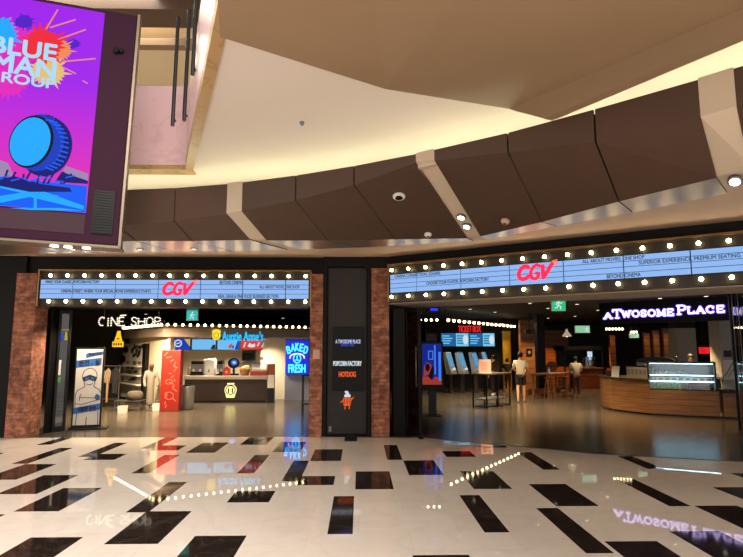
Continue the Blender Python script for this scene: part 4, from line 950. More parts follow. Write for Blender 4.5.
# displays on the kiosk side wall
rzk, LW = span(LK, CK)
kw = thing('goods_board', 'white pegboard with black masks and pictures on the kiosk side wall', 'display board', (LK[0]+.1, LK[1]+.12, 0), rzk)
def kx(px):   # px -> distance along side wall
    n = (-math.sin(rzk), math.cos(rzk)); p = on(px, 349, (LK[0]+.1, LK[1]+.12), n); return (p.x-LK[0]-.1)*math.cos(rzk)+(p.y-LK[1]-.12)*math.sin(rzk)
def kz(px, py):
    n = (-math.sin(rzk), math.cos(rzk)); return on(px, py, (LK[0]+.1, LK[1]+.12), n).z
MB().box(kx(124), kx(147), -.03, .03, kz(135, 399), kz(135, 343.5)).build('board', 'paper', kw)
MB().box(kx(146), kx(149), -.10, .03, kz(147, 402), kz(147, 343.5)).build('side_post', 'metalblack', kw)
m = MB(); random.seed(9)
for k in range(26):
    px = random.uniform(133, 144.5); py = random.uniform(345.5, 357); a = kx(px); b = kz(px, py); m.box(a-.07, a+.07, -.036, -.03, b-.05, b+.05)
m.build('photo', 'clothdark', kw)
m = MB()
for px, py in ((127, 349.5), (125, 359)): m.disc(kx(px), kz(px, py), .22, .11, -.06, -.03, 16)
m.build('mask', 'plasticblack', kw)
m = MB()
for k in range(14):
    px = random.uniform(130, 142); py = random.uniform(360, 380); a = kx(px); b = kz(px, py); m.box(a-.08, a+.08, -.08, -.03, b-.04, b+.03)
m.build('accessory', 'metalgrey', kw)
m = MB()
for k in range(3): m.box(kx(126), kx(145), -.2, -.03, kz(135, 366+k*9)-.015, kz(135, 366+k*9)+.015)
m.build('shelf', 'plasticwhite', kw)
# table with basket bag
yt = 16.0; r = thing('goods_table', 'low steel display table before the white pegboard', 'table', (X(132.5, yt), yt, 0)); w = (X(146, yt)-X(120, yt))/2; h = Z(132, 400, yt)
MB().box(-w, w, -.2, .2, h-.03, h).build('top', 'metalgrey', r, bevel=.005)
for sx in (-w+.03, w-.03):
    for sy in (-.17, .17): MB().tube((sx, sy, 0), (sx, sy, h-.03), .015).build('leg', 'metalgrey', r)
r = thing('grey_bag', 'soft grey bag on the low steel display table', 'bag', (X(137.5, yt), yt, h)); m = MB().lathe([(.13, 0), (.2, .03), (.22, .12), (.19, .22), (.14, .25)], n=20); m.build('body', mat('taupe bag', (84, 76, 68), .9), r, True); MB().path([(.1*math.cos(t), 0, .24+.1*math.sin(t)) for t in [PI*i/8 for i in range(9)]], .012).build('handle', 'clothdark', r)
for k, (px, lab) in enumerate(((122.5, 'white paper bag on the floor before the goods table'), (157, 'white paper bag on the floor by the red cabinet'))):
    p = atZ(px, 413.5 if k == 0 else 411)
    r = thing('paper_bag', lab, 'bag', p, .2); MB().add([(-.11,-.06,0),(.11,-.06,0),(.11,.06,0),(-.11,.06,0),(-.12,-.05,.2),(.12,-.05,.2),(.12,.05,.2),(-.12,.05,.2)], [(3,2,1,0),(0,1,5,4),(1,2,6,5),(2,3,7,6),(3,0,4,7),(4,5,6,7)]).build('body', 'paper', r)
    MB().path([(-.05, -.05, .2), (-.04, -.05, .28), (.04, -.05, .28), (.05, -.05, .2)], .005).build('handle', 'clothtan', r)
# mannequin
def skinmesh(name, joints, edges, m, parent, root=0, sub=2):
    me = bpy.data.meshes.new(name); me.from_pydata([j[0] for j in joints], edges, [])
    me.materials.append(M[m] if isinstance(m, str) else m)
    o = bpy.data.objects.new(name, me); COL.objects.link(o); o.parent = parent
    md = o.modifiers.new('skin', 'SKIN'); md.use_smooth_shade = True
    for i, j in enumerate(joints):
        sv = me.skin_vertices[0].data[i]; rr = j[1]; sv.radius = rr if isinstance(rr, tuple) else (rr, rr); sv.use_root = (i == root)
    s = o.modifiers.new('sub', 'SUBSURF'); s.levels = sub; s.render_levels = sub
    return o
p = atZ(152.5, 408); p.y = 16.1; p.x = X(152.5, 16.1)
r = thing('mannequin', 'dark headed mannequin in a long pale grey hooded top beside the kiosk corner', 'mannequin', (p.x, p.y, 0), .5)
hh = Z(150, 361.5, 16.1)/1.78
MB().lathe([(.18, 0), (.18, .02), (.03, .03)], n=20).tube((0, 0, .03), (0, 0, .8*hh), .02).build('base', 'metalgrey', r)
skinmesh('body', [((0,0,.85*hh),.07),((0,0,1.1*hh),.07),((0,0,1.38*hh),(.08,.06)),((0,0,1.5*hh),.05),((0,-.03,1.6*hh),.075),((0,-.02,1.7*hh),.06)], [(i,i+1) for i in range(5)], 'skinbrown', r)
skinmesh('hooded_top', [((0,0,.12*hh),(.11,.09)),((0,0,.6*hh),(.11,.09)),((0,0,1.0*hh),(.115,.09)),((0,0,1.36*hh),(.12,.08)),((0,.01,1.48*hh),(.07,.06)),
                          ((-.14,0,1.38*hh),.05),((-.18,-.02,1.08*hh),.045),((-.16,-.1,.85*hh),.04),((.14,0,1.38*hh),.05),((.18,-.02,1.08*hh),.045),((.16,-.1,.85*hh),.04)],
         [(0,1),(1,2),(2,3),(3,4),(3,5),(5,6),(6,7),(3,8),(8,9),(9,10)], mat('pale grey jersey', (128, 122, 114), .9), r)
# dark shop wall behind the banner
struct('wall_shop', MB().box(-13.8, X(122, 19.2), 19.3, 19.5, 0, 3.0), 'darkwall', 'dark wall at the back of the cinema shop')

# ------------------------------------------------------------------ right lobby: poster kiosk
yk = 14.5; p = atZ(432.5, 415); r = thing('digital_poster', 'black digital poster stand with blue and red film picture', 'digital poster', (X(431.5, yk), yk, 0))
w = (X(442.5, yk)-X(419.5, yk))/2; z0, z1 = Z(431, 384.5, yk), Z(431, 341.5, yk)
MB().box(-w, w, -.04, .08, z0-.14, z1).build('housing', 'plasticblack', r, bevel=.012); MB().box(-.09, .11, -.0, .07, .03, z0-.14).build('post', 'metalblack', r); MB().box(-.2, .22, -.18, .22, 0, .04).build('foot', 'metalblack', r, bevel=.01)
MB().box(-.14, .14, -.0, .1, z1, z1+.2).build('top_box', 'metalblack', r)
M['filmblue'] = glow('film blue', (30, 48, 160), .65); M['filmred'] = glow('film red', (180, 66, 50), .7); M['filmdark'] = glow('film dark', (30, 14, 40), .6); M['filmcyan'] = glow('film cyan', (70, 130, 250), .9)
a0, a1, b0, b1 = -w+.05, w-.05, z0, z1-.06
MB().box(a0, a1, -.046, -.04, b0, b1).build('display', 'filmblue', r); dd = r.children[-1]
fx = lambda u: a0+(a1-a0)*u; fz = lambda v: b0+(b1-b0)*v
def fp(pts): return [(fx(a), fz(b)) for a, b in pts]
MB().plate(fp([(0,0),(1,0),(1,.12),(.7,.2),(.5,.12),(.3,.2),(0,.18)]), -.049, -.046).plate(fp([(.05,.18),(.1,.45),(.25,.55),(.45,.5),(.55,.3),(.5,.18),(.3,.25)]), -.0495, -.046).build('picture', 'filmred', dd)
MB().disc(fx(.27), fz(.42), .06, .1, -.052, -.046).plate(fp([(.3,.2),(.5,.1),(.62,.4),(.5,.45)]), -.0515, -.046).build('picture', 'filmdark', dd)
MB().stroke(fp([(.33,.62),(.33,.82),(.55,.82),(.55,.62),(.33,.62)]), .025, -.05, -.046).box(fx(.62), fx(.7), -.0505, -.046, fz(.25), fz(.97)).box(fx(.84), fx(.97), -.0505, -.046, fz(.1), fz(.8)).build('picture', 'filmcyan', dd)
# ticket wall
yt = 24.6
struct('wall_ticket', MB().box(X(425, yt), X(520, yt), yt, yt+.2, 0, 3.0), 'blacksoft', 'black wall behind the ticket machines')
Gt = 'ticket hall screens'
M['tblue'] = glow('ticket blue', (44, 110, 176), .75); M['tcyan'] = glow('ticket cyan', (120, 206, 244), .9)
for (pa, pb, mm, lab) in ((441, 455.5, 'tblue', 'dark blue ticket hall screen with text bars, leftmost of four'), (455.7, 469, 'tcyan', 'pale cyan ticket hall screen, second of four'), (469.2, 482.5, 'tblue', 'dark blue ticket hall screen with text bars, third of four'), (482.7, 495, 'tcyan', 'pale cyan ticket hall screen, rightmost of four')):
    r, w, h = screen(lab, pa, pb, 333, 346.5, yt-.06, mm, Gt)
    m = MB()
    for k in range(4): m.box(-w*.4, w*(.1+.1*(k % 3)), -.01, -.004, h*(.2+.18*k), h*(.2+.18*k)+.05)
    m.build('text_bars', 'tcyan' if mm == 'tblue' else 'tblue', r)
    if mm == 'tcyan': MB().disc(w*.25, h*.5, .12, .2, -.012, -.004, 14).build('picture', 'litwhite', r)
yq = 24.3; r = thing('ticket_sign', 'red lit sign above the ticket hall screens', 'sign', (X(470, yq), yq, 0)); M['tred'] = glow('ticket red', (236, 40, 40), 1.05)
text('lettering', 'TICKET BOX', 'tred', r, 0, Z(470, 329, yq), .27, -.02, X(481.5, yq)-X(459, yq), bold=.015, depth=.03); MB().box(-.5, .5, 0, .02, Z(470, 329, yq)-.02, Z(470, 329, yq)+.02).box(-.4, -.36, 0, .32, Z(470, 329, yq)-.02, Z(470, 329, yq)+.02).box(.36, .4, 0, .32, Z(470, 329, yq)-.02, Z(470, 329, yq)+.02).build('mounting_rail', 'metalblack', r)
r = thing('canopy_light_rail', 'black rail of warm bulbs slanting over the ticket hall', 'light rail', (0, 0, 0)); A_ = (X(446, 18.6), 18.6); B_ = (X(517, 24.2), 24.2); zr = Z(446, 320, 18.6)
bulb_row(r, A_, B_, zr, 16, .05, 'bulbdim'); m = MB().tube((A_[0], A_[1], zr+.06), (B_[0], B_[1], zr+.06), .025).tube((A_[0], A_[1], zr+.06), (A_[0], A_[1], 3.0), .012).tube((B_[0], B_[1], zr+.06), (B_[0], B_[1], 3.0), .012); m.build('rail', 'metalblack', r)
r = thing('canopy_light_rail', 'short black rail of warm bulbs behind the smoked glass door', 'light rail', (0, 0, 0)); A_ = (X(418, 15.6), 15.6); B_ = (X(440, 15.6), 15.6); zr = Z(430, 320, 15.6)
bulb_row(r, A_, B_, zr, 4, .035, 'bulbdim'); MB().tube((A_[0], A_[1], zr+.05), (B_[0], B_[1], zr+.05), .02).tube((A_[0], A_[1], zr+.05), (A_[0], A_[1], 3.), .01).tube((B_[0], B_[1], zr+.05), (B_[0], B_[1], 3.), .01).build('rail', 'metalblack', r)
r = thing('blue_lit_bars', 'two small blue lit bars hung just inside the right opening', 'sign', (X(432, 13.5), 13.5, 0)); M['bluelit'] = glow('blue lit', (40, 60, 236), 1.2)
MB().box(-.14, .04, -.02, .02, Z(430, 305.8, 13.5), Z(430, 304.3, 13.5)).box(-.02, .15, -.02, .02, Z(430, 310.8, 13.5), Z(430, 308.2, 13.5)).build('light_bar', 'bluelit', r); MB().box(-.16, .17, .021, .05, Z(430, 312, 13.5), Z(430, 303, 13.5)).tube((0, .035, Z(430, 304, 13.5)), (0, .035, 3.0), .01).build('backing', 'metalblack', r)  # short blue glowing bars on a small black backing
# ticket machines
def ticket_machine(p, label):
    r = thing('ticket_machine', label, 'ticket machine', p, 0, 'ticket machines along the black wall')
    MB().box(-.14, .14, -.12, .14, 0, .03).build('foot', 'metalgrey', r); MB().box(-.07, .07, -.03, .09, .03, .78).build('post', 'metalgrey', r, bevel=.01)
    m = MB(); pr = [(-.16, .72), (.1, .72), (.24, 1.55), (.12, 1.58), (-.12, .85)]   # y,z profile
    n = len(pr); vs = [(-.2, a, b) for a, b in pr]+[(.2, a, b) for a, b in pr]
    m.add(vs, [tuple(range(n)), tuple(range(n, 2*n))[::-1]]+[(i, n+i, n+(i+1) % n, (i+1) % n) for i in range(n)]); m.build('body', 'bin', r)
    d = Vector((0, .24, .73)).normalized(); nn = Vector((0, -.73, .24)).normalized()
    c = Vector((0, -.12, .85)); vs = [c+Vector((sx*.16, 0, 0))+d*t+nn*.006 for sx, t in ((-1,.16),(1,.16),(1,.72),(-1,.72))]
    MB().add(vs, [(0,1,2,3)]).add([v-nn*.005 for v in vs], [(3,2,1,0)]).build('display', glow('machine screen', (96, 170, 216), .8) if 'mscreen' not in M else M['mscreen'], r)
    MB().sphere((0, -.16, .92), .055, 12, 8).build('card_reader', 'litwhite', r)
    return r
base = ticket_machine((X(450.5, 22.2), 22.2, 0), 'grey ticket machine with slanted blue screen, leftmost of the row')
base.rotation_euler.z = .85
M['mscreen'] = bpy.data.materials['machine screen']
for px, Y, lab in ((462.5, 22.4, 'grey ticket machine with slanted blue screen, second of the row'), (476, 22.6, 'grey ticket machine with slanted blue screen, third of the row'), (485.5, 23.2, 'grey ticket machine with slanted blue screen, behind the white notice')):
    dup(base, (X(px, Y), Y, 0), .85, lab)
# yellow panel, timber panel, black pillar
yy = 24.0; tag(MB().box(X(503, yy), X(511, yy), yy, yy+.12, 0, Z(506, 331, yy)).build('yellow_partition', 'yellow', bevel=.01), 'tall yellow wall panel right of the ticket hall screens', 'wall panel')
yy = 23.; struct('wall_lit', MB().box(X(521, yy), X(536, yy), yy, yy+.3, 0, 2.9), 'wallwood', 'warm timber clad wall behind the man in the white shirt')
r = thing('wall_picture', 'small black framed picture on the warm timber wall', 'picture', (X(529, yy), yy-.03, Z(529, 356, yy))); MB().box(-.12, .12, 0, .03, 0, .3).build('frame', 'plasticblack', r); MB().disc(0, .15, .06, .07, -.004, 0, 14).build('picture', 'clothtan', r)
r = thing('projector', 'dark ceiling projector at the top of the timber wall', 'projector', (X(530, 20), 20, Z(530, 334, 20))); MB().box(-.16, .16, -.15, .15, 0, .16).build('body', 'metalblack', r, bevel=.02); MB().tube((.06, -.15, .08), (.06, -.2, .08), .05).build('lens', 'metalgrey', r, True); MB().tube((0, 0, .16), (0, 0, 3.0-Z(530, 334, 20)), .02).build('mount', 'metalblack', r)
for a, b, Y, lab in ((538, 545.5, 21, 'slim black pillar behind the timber bench table'),):
    tag(MB().box(X(a, Y), X(b, Y), Y, Y+.4, 0, 3.0).build('black_pillar', 'blackwall', bevel=.01), lab, 'pillar')
struct('wall_timber', MB().box(X(545, 27), X(569, 27), 27, 27.2, 0, 2.6), 'wallwood', 'orange lit timber wall behind the bench table')
# black table
A_ = atZ(473.5, 407.6); B_ = atZ(497, 404.3); rz, L = span(A_, B_)
r = thing('black_table', 'black steel framed table with lower shelf before the ticket machines', 'table', (A_.x, A_.y, 0), rz); h = Z(473, 373.5, A_.y)
MB().box(-.05, L+.05, -.47, .03, h-.04, h).build('tabletop', mat('brown black top', (58, 44, 36), .4), r, bevel=.006)
for sx in (.0, L*.47, L):
    for sy in (-.45, 0): MB().box(sx-.018, sx+.018, sy-.018, sy+.018, 0, h-.04).build('leg', 'metalblack', r)
MB().box(0, L, -.45, .0, .24, .265).build('shelf', 'metalgrey', r); MB().box(0, L, -.012, .012, .03, .05).box(0, L, -.46, -.44, .03, .05).box(-.01, .01, -.45, 0, .03, .05).box(L-.01, L+.01, -.45, 0, .03, .05).build('foot_rail', 'metalblack', r)
p = Vector((X(484.5, A_.y+.35), A_.y+.35, h)); r = thing('table_notice', 'pale pink notice sheet in a stand on the black table', 'notice', p, .15); w = .19; z1 = Z(484, 359.5, p.y)-h
MB().box(-w, w, -.06, .06, 0, .012).build('foot', 'plasticwhite', r); MB().box(-w, w, -.006, .006, .012, z1).build('sheet', 'paperpink', r)
m = MB()
for k in range(6): m.box(-w*.7, w*(.3+.07*(k % 3)), -.008, -.006, z1*(.2+.11*k), z1*(.2+.11*k)+.015)
m.build('print', 'redlight', r)
# bench table
A_ = atZ(534, 398.5); B_ = atZ(577, 395.5); rz, L = span(A_, B_); h = Z(534, 374, A_.y)
r = thing('bench_table', 'long pale timber bench table with crossed legs behind the man', 'table', (A_.x, A_.y, 0), rz)
MB().box(-.1, L+.05, -.05, .6, h-.05, h).build('tabletop', 'oak', r, bevel=.008)
for f_ in (.0, .95):
    MB().box(L*f_, L*f_+.06, 0, .06, 0, h-.05).build('leg', 'oakv', r); MB().box(L*f_, L*f_+.06, .5, .56, 0, h-.05).build('leg', 'oakv', r)
MB().box(0, L, .24, .3, .1, .3).build('foot_board', 'redwood', r)
for k, (f_, lab) in enumerate(((.30, 'wooden bar stool at the bench table, left of the two'), (.62, 'wooden bar stool at the bench table, right of the two'))):
    c = Vector((A_.x+(B_.x-A_.x)*f_, A_.y+(B_.y-A_.y)*f_-.25, 0))
    if k == 0:
        st = thing('bar_stool', lab, 'stool', c, .2, 'stools at the bench table'); hs = .68
        MB().lathe([(.15, hs), (.165, hs+.02), (.15, hs+.045)], n=20).build('seat', 'redwood', st, True)
        for a in range(4):
            t = PI/4+a*PI/2; MB().tube((.1*math.cos(t), .1*math.sin(t), hs), (.2*math.cos(t), .2*math.sin(t), 0), .018).build('leg', 'oakv', st)
        MB().path([(.165*math.cos(PI/4+a*PI/2), .165*math.sin(PI/4+a*PI/2), .24) for a in range(5)], .01).build('foot_ring', 'metalgrey', st)
    else: dup(st, c, -.1, lab)
# round red brown high chair by the timber wall
c = (X(553, 21.5), 21.5, 0); r = thing('round_back_chair', 'dark red high chair with round back behind the bench table', 'chair', c, .1)
MB().lathe([(.2, .72), (.22, .75), (.2, .79)], n=18).build('seat', 'redwood', r, True); MB().disc(0, 1.02, .24, .22, .17, .2, 24).build('backrest', 'redwood', r)
for a in range(4): t = PI/4+a*PI/2; MB().tube((.14*math.cos(t), .14*math.sin(t), .73), (.24*math.cos(t), .24*math.sin(t), 0), .02).build('leg', 'redwood', r)
r = thing('white_bottle', 'small white bottle standing on the bench table', 'bottle', (A_.x+(B_.x-A_.x)*.33-.0, A_.y+.28, h)); MB().lathe([(.035, 0), (.04, .02), (.04, .14), (.015, .17), (.015, .22)], n=14).build('bottle', 'plasticwhite', r, True); MB().lathe([(.018, .215), (.018, .24)], n=10).build('cap', 'metalgrey', r)
# popcorn counter
yp = 24.5; A_ = (X(574, yp), yp); w = X(602, yp)-A_[0]; h = Z(585, 367.5, yp)
r = thing('popcorn_counter', 'red brown timber popcorn counter under a dark hood deep in the lobby', 'counter', (A_[0], yp, 0))
MB().box(0, w, 0, .7, 0, h-.05).build('front', 'redwood', r); MB().box(-.03, w+.03, -.05, .72, h-.05, h).build('worktop', 'oak', r)
zh0, zh1 = Z(585, 350, yp), Z(585, 346, yp); MB().box(-.5, w+.1, -.1, 1.2, zh0, zh1).build('hood', 'metalblack', r); MB().box(-.45, -.4, 0, .05, 0, zh0).box(w+.0, w+.05, 0, .05, 0, zh0).build('post', 'metalblack', r)
MB().box(-.45, .75, .95, 1.05, h, zh0).build('back_panel', 'metalblack', r)
for px, lab, ww, mm in ((589.5, 'glass popcorn bin heaped with yellow popcorn, right end of the popcorn counter', .15, 'popcorn'), (582.5, 'glass popcorn bin with caramel popcorn, left part of the popcorn counter', .14, 'food')):
    rr = thing('popcorn_bin', lab, 'popcorn bin', (X(px, yp+.3), yp+.3, h)); MB().box(-ww, ww, -.2, .2, 0, .05).build('base', 'metalgrey', rr)
    MB().box(-ww, ww, -.2, -.19, .05, .45).box(-ww, ww, .19, .2, .05, .45).box(-ww, -ww+.01, -.2, .2, .05, .45).box(ww-.01, ww, -.2, .2, .05, .45).build('glass', 'glass', rr)
    m = MB()
    for k in range(40): m.sphere((random.uniform(-ww+.05, ww-.05), random.uniform(-.14, .14), .09+random.uniform(0, .16)), .05, 7, 5)
    o = m.build('popcorn', mm, rr, True); o['kind'] = 'stuff'
tag(MB().box(X(587.5, 25.4), X(592, 25.4), 25.4, 25.45, Z(589, 360, 25.4), Z(589, 351.5, 25.4)).build('light_screen', glow('pale screen', (196, 214, 230), 1.0)), 'small pale lit screen above the popcorn bins', 'screen')
# pendant lamp
yl = 19.; z_ = Z(567.5, 336.5, yl); r = thing('pendant_lamp', 'white bell shaped pendant lamp beside the pale exit sign', 'lamp', (X(567.5, yl), yl, z_))
MB().lathe([(.15, 0), (.15, .03), (.1, .10), (.05, .16), (.04, .22), (.015, .26)], n=24).build('shade', mat('lamp shade white', (210, 206, 196), .4, em=(255, 230, 190), es=.35), r, True); MB().sphere((0, 0, .03), .05, 12, 8).build('bulb', 'lampdim', r); MB().tube((0, 0, .25), (0, 0, 3.0-z_), .008).build('cord', 'metalblack', r)

# ------------------------------------------------------------------ cafe
base_px = [(600.8, 405.5), (603, 407.6), (607, 409.3), (613, 410.6), (630, 413), (651, 415.3), (690, 417.4), (721, 418.6)]
P = [atZ(*b) for b in base_px]; hC = .92
inward = [(P[-1].x+.25, P[-1].y+.9), (P[3].x+1.4, P[3].y+.3), (P[0].x+.9, P[0].y+.3)]
sp = 5
r = thing('cafe_counter', 'curved oak plank cafe counter in the right opening', 'counter', (0, 0, 0))
front = [(p_.x, p_.y) for p_ in P]
def offs(pl, d):
    out = []
    for i, p_ in enumerate(pl):
        a = pl[max(0, i-1)]; b = pl[min(len(pl)-1, i+1)]; n = Vector((b[1]-a[1], -(b[0]-a[0]))).normalized(); out.append((p_[0]-n.x*d, p_[1]-n.y*d))
    return out
inn = offs(front, .75)
MB().prism(front[:6]+inn[:6][::-1], .05, hC-.04).prism(front[5:]+inn[5:][::-1], .05, Z(690, 391, P[6].y)).build('front', 'oak', r)
MB().prism(offs(front, .04)+inn[::-1], 0, .05).build('plinth', 'metalblack', r)
MB().prism(offs(front, -.03)[:6]+inn[:6][::-1], hC-.04, hC).build('worktop', mat('dark stone top', (62, 54, 46), .3), r)
# display case
Dv = Vector((front[-1][0]-front[5][0], front[-1][1]-front[5][1])); rzc = math.atan2(Dv.y, Dv.x); Lc = Dv.length; zc0 = Z(690, 391, P[6].y); zc1 = Z(690, 362, P[6].y)
r = thing('cake_display', 'lit glass cake display case set in the oak counter', 'display case', (front[5][0]-.0, front[5][1]+.05, zc0), rzc); hc = zc1-zc0
M['caselight'] = glow('case light', (190, 236, 250), 12.)
MB().box(0, Lc, 0, .62, 0, .03).box(0, .035, 0, .62, 0, hc).box(Lc-.035, Lc, 0, .62, 0, hc).box(0, Lc, 0, .62, hc-.04, hc).build('frame', 'metalblack', r); MB().box(.035, Lc-.035, .58, .6, .03, hc-.04).build('back_panel', 'plasticwhite', r)
MB().box(.035, Lc-.035, .0, .008, .03, hc-.04).build('glass', 'glass', r)
for z_ in (.30, .52): MB().box(.035, Lc-.035, .12, .58, hc*z_, hc*z_+.012).build('shelf', 'plasticwhite', r)
for z_, y_ in ((.30, .10), (.52, .10), (.94, .03)): MB().box(.06, Lc-.06, y_, y_+.02, hc*z_-.006, hc*z_+.006).build('light_strip', 'caselight', r)
cr = Vector((math.cos(rzc), math.sin(rzc), 0)); cn = Vector((-math.sin(rzc), math.cos(rzc), 0)); O = Vector((front[5][0], front[5][1]+.05, zc0))
lib = {}
def goods(kind, label, u, v, z, mats_, group):
    rr = thing(kind, label, kind.replace('_', ' '), O+cr*u+cn*v+Vector((0, 0, z)), rzc, group)
    if kind in lib:
        for nm, me in lib[kind]: o = bpy.data.objects.new(nm, me); COL.objects.link(o); o.parent = rr
        return
    if kind == 'cake_box': parts = [('box', MB().box(-.08, .08, -.06, .06, 0, .09)), ('label_card', MB().box(-.05, .05, -.064, -.06, .02, .07))]
    elif kind == 'cake': parts = [('sponge', MB().lathe([(.058, 0), (.058, .07), (.053, .08)], n=18)), ('topping', MB().sphere((0, 0, .09), .025, 10, 6))]
    elif kind == 'green_packet': parts = [('packet', MB().box(-.05, .05, -.03, .03, 0, .13)), ('seal', MB().box(-.05, .05, -.01, .01, .13, .155))]
    else: parts = [('bottle', MB().lathe([(.03, 0), (.033, .02), (.033, .11), (.014, .14), (.014, .17)], n=12)), ('cap', MB().lathe([(.017, .165), (.017, .185)], n=10))]
    lib[kind] = []
    for (nm, mb), mm in zip(parts, mats_): o = mb.build(nm, mm, rr); lib[kind].append((nm, o.data))
n_ = 7
for k in range(n_): goods('cake', 'round cream cake on the upper shelf of the lit case', .2+k*(Lc-.4)/(n_-1)*.55, .35, hc*.52+.012, ['plasticwhite', 'food'], 'cakes on the upper shelf of the case')
for k in range(9): goods('cake_box', 'white cake box on the middle shelf of the lit case', .15+k*(Lc-.3)/8, .35, hc*.30+.012, ['paper', 'metalgrey'], 'boxes on the middle shelf of the case')
for k in range(6): goods('green_packet', 'green drink packet at the left of the case floor', .14+k*.12, .3, .03, ['green', 'plasticwhite'], 'green packets on the case floor')
for k in range(12): goods('drink_bottle', 'small dark bottle on the floor of the lit case', .95+k*(Lc-1.15)/11, .3, .03, [['walnut', 'red', 'clothdark'][0], 'plasticblack'], 'bottles on the case floor')
# right end cabinet
yA = front[-1]; r = thing('oak_cabinet', 'oak end cabinet with dark top right of the cake case', 'cabinet', (yA[0]+.06, yA[1]-.05, 0), rzc); wq = 1.1
MB().box(0, wq, 0, .6, .05, .62).build('body', 'oak', r); MB().box(-.02, wq, -.03, .62, .62, .70).build('worktop', 'metalblack', r); MB().box(.02, wq, .04, .6, 0, .05).build('plinth', 'metalblack', r)
# on the wooden part of the counter
def onc(i, d): q_ = offs(front, d)[i]; return Vector((q_[0], q_[1], hC))
p = (Vector((*offs(front, .22)[4], hC))+Vector((*offs(front, .22)[5], hC)))/2; rzm = math.atan2(front[5][1]-front[4][1], front[5][0]-front[4][0])
p = Vector((*offs(front, .22)[4], hC))*.64+Vector((*offs(front, .22)[5], hC))*.36
r = thing('counter_screen', 'low grey framed glass screen on the oak counter left of the cake case', 'screen', p, rzm); 
MB().box(-.38, .38, -.05, .05, 0, .03).box(-.38, .38, -.02, .02, .03, .30).build('panel', mat('frosted panel', (128, 122, 116), .5), r); MB().box(-.4, .4, -.025, .025, .30, .33).build('rim', 'metalblack', r)
m = MB()
for k in range(6): m.box(-.36+.12*k, -.28+.12*k, -.024, -.02, .10, .24)
m.build('print', mat('faded print', (96, 92, 90)), r)
p = Vector((*offs(front, .12)[3], hC)); r = thing('menu_card', 'white menu card leaning on the left end of the oak counter', 'menu card', p, rzm); MB().add([(-.12,0,0),(.12,0,0),(.12,.06,.30),(-.12,.06,.30),(-.12,.01,0),(.12,.01,0),(.12,.07,.30),(-.12,.07,.30)], [(0,1,2,3),(7,6,5,4),(0,4,5,1),(1,5,6,2),(2,6,7,3),(3,7,4,0)]).build('card', 'plasticwhite', r); MB().box(-.1, .1, .01, .12, 0, .02).build('foot', 'metalgrey', r)
m = MB()
p = Vector((*offs(front, .3)[1], hC)); r = thing('goods_basket', 'dark basket of small red and pink packs at the rounded counter end', 'basket', p)
MB().lathe([(.15, 0), (.2, .14), (.18, .14), (.14, .02)], n=18).build('basket', 'redwood', r); m = MB(); random.seed(2)
for k in range(9): m.cbox((random.uniform(-.1, .1), random.uniform(-.1, .1), .12+random.uniform(0, .08)), (.07, .04, .1))
m.build('packs', 'redlight', r)
# back counter with machines behind the oak counter
bx, by = P[4].x+2.5, P[4].y+1.35
r = thing('back_counter', 'dark back counter behind the oak cafe counter', 'counter', (bx-1.6, by, 0), -.55); MB().box(0, 2.1, 0, .6, 0, .88).build('body', 'metalblack', r); MB().box(-.02, 2.12, -.03, .62, .88, .93).build('worktop', 'metalgrey', r)
def bpos(u): c, s_ = math.cos(-.55), math.sin(-.55); return Vector((bx-1.6+u*c-.3*s_, by+u*s_+.3*c, .93))
r = thing('espresso_machine', 'wide dark espresso machine with domed top behind the oak counter', 'coffee machine', bpos(.5), -.55)
MB().box(-.5, .5, -.2, .25, .1, .4).build('body', 'metalgrey', r, bevel=.03); MB().plate([(.52*math.cos(t), .4+.14*math.sin(t)) for t in [PI*i/12 for i in range(13)]], -.2, .25).build('cup_dome', 'metalblack', r); MB().box(-.52, .52, -.28, .25, 0, .1).build('drip_tray', 'metalblack', r)
for f_ in (-.25, .2): MB().tube((f_, -.2, .32), (f_, -.3, .28), .025).tube((f_, -.22, .3), (f_, -.22, .2), .04).build('brew_group', 'bin', r)
r = thing('coffee_grinder', 'tall coffee grinder with clear hopper, right of the domed machine', 'grinder', bpos(1.12), -.5); MB().box(-.09, .09, -.12, .12, 0, .34).build('body', 'bin', r, bevel=.02); MB().lathe([(.06, .34), (.11, .52), (.11, .55)], n=16).build('hopper', 'glass', r, True)
r = thing('coffee_grinder', 'short black grinder, second to the right of the domed machine', 'grinder', bpos(1.33), -.5); MB().box(-.08, .08, -.1, .1, 0, .26).build('body', 'metalblack', r, bevel=.02); MB().lathe([(.05, .26), (.09, .38), (.09, .41)], n=16).build('hopper', 'glassdark', r, True)
me = None
for k in range(7):
    rr = thing('paper_cup', 'white paper cup in the row on the back counter', 'cup', bpos(1.48+.09*k), 0, 'cups on the back counter')
    if me is None: me = MB().lathe([(.028, 0), (.04, .11), (.043, .115)], n=14).build('cup', 'plasticwhite', rr, True).data
    else: o = bpy.data.objects.new('cup', me); COL.objects.link(o); o.parent = rr
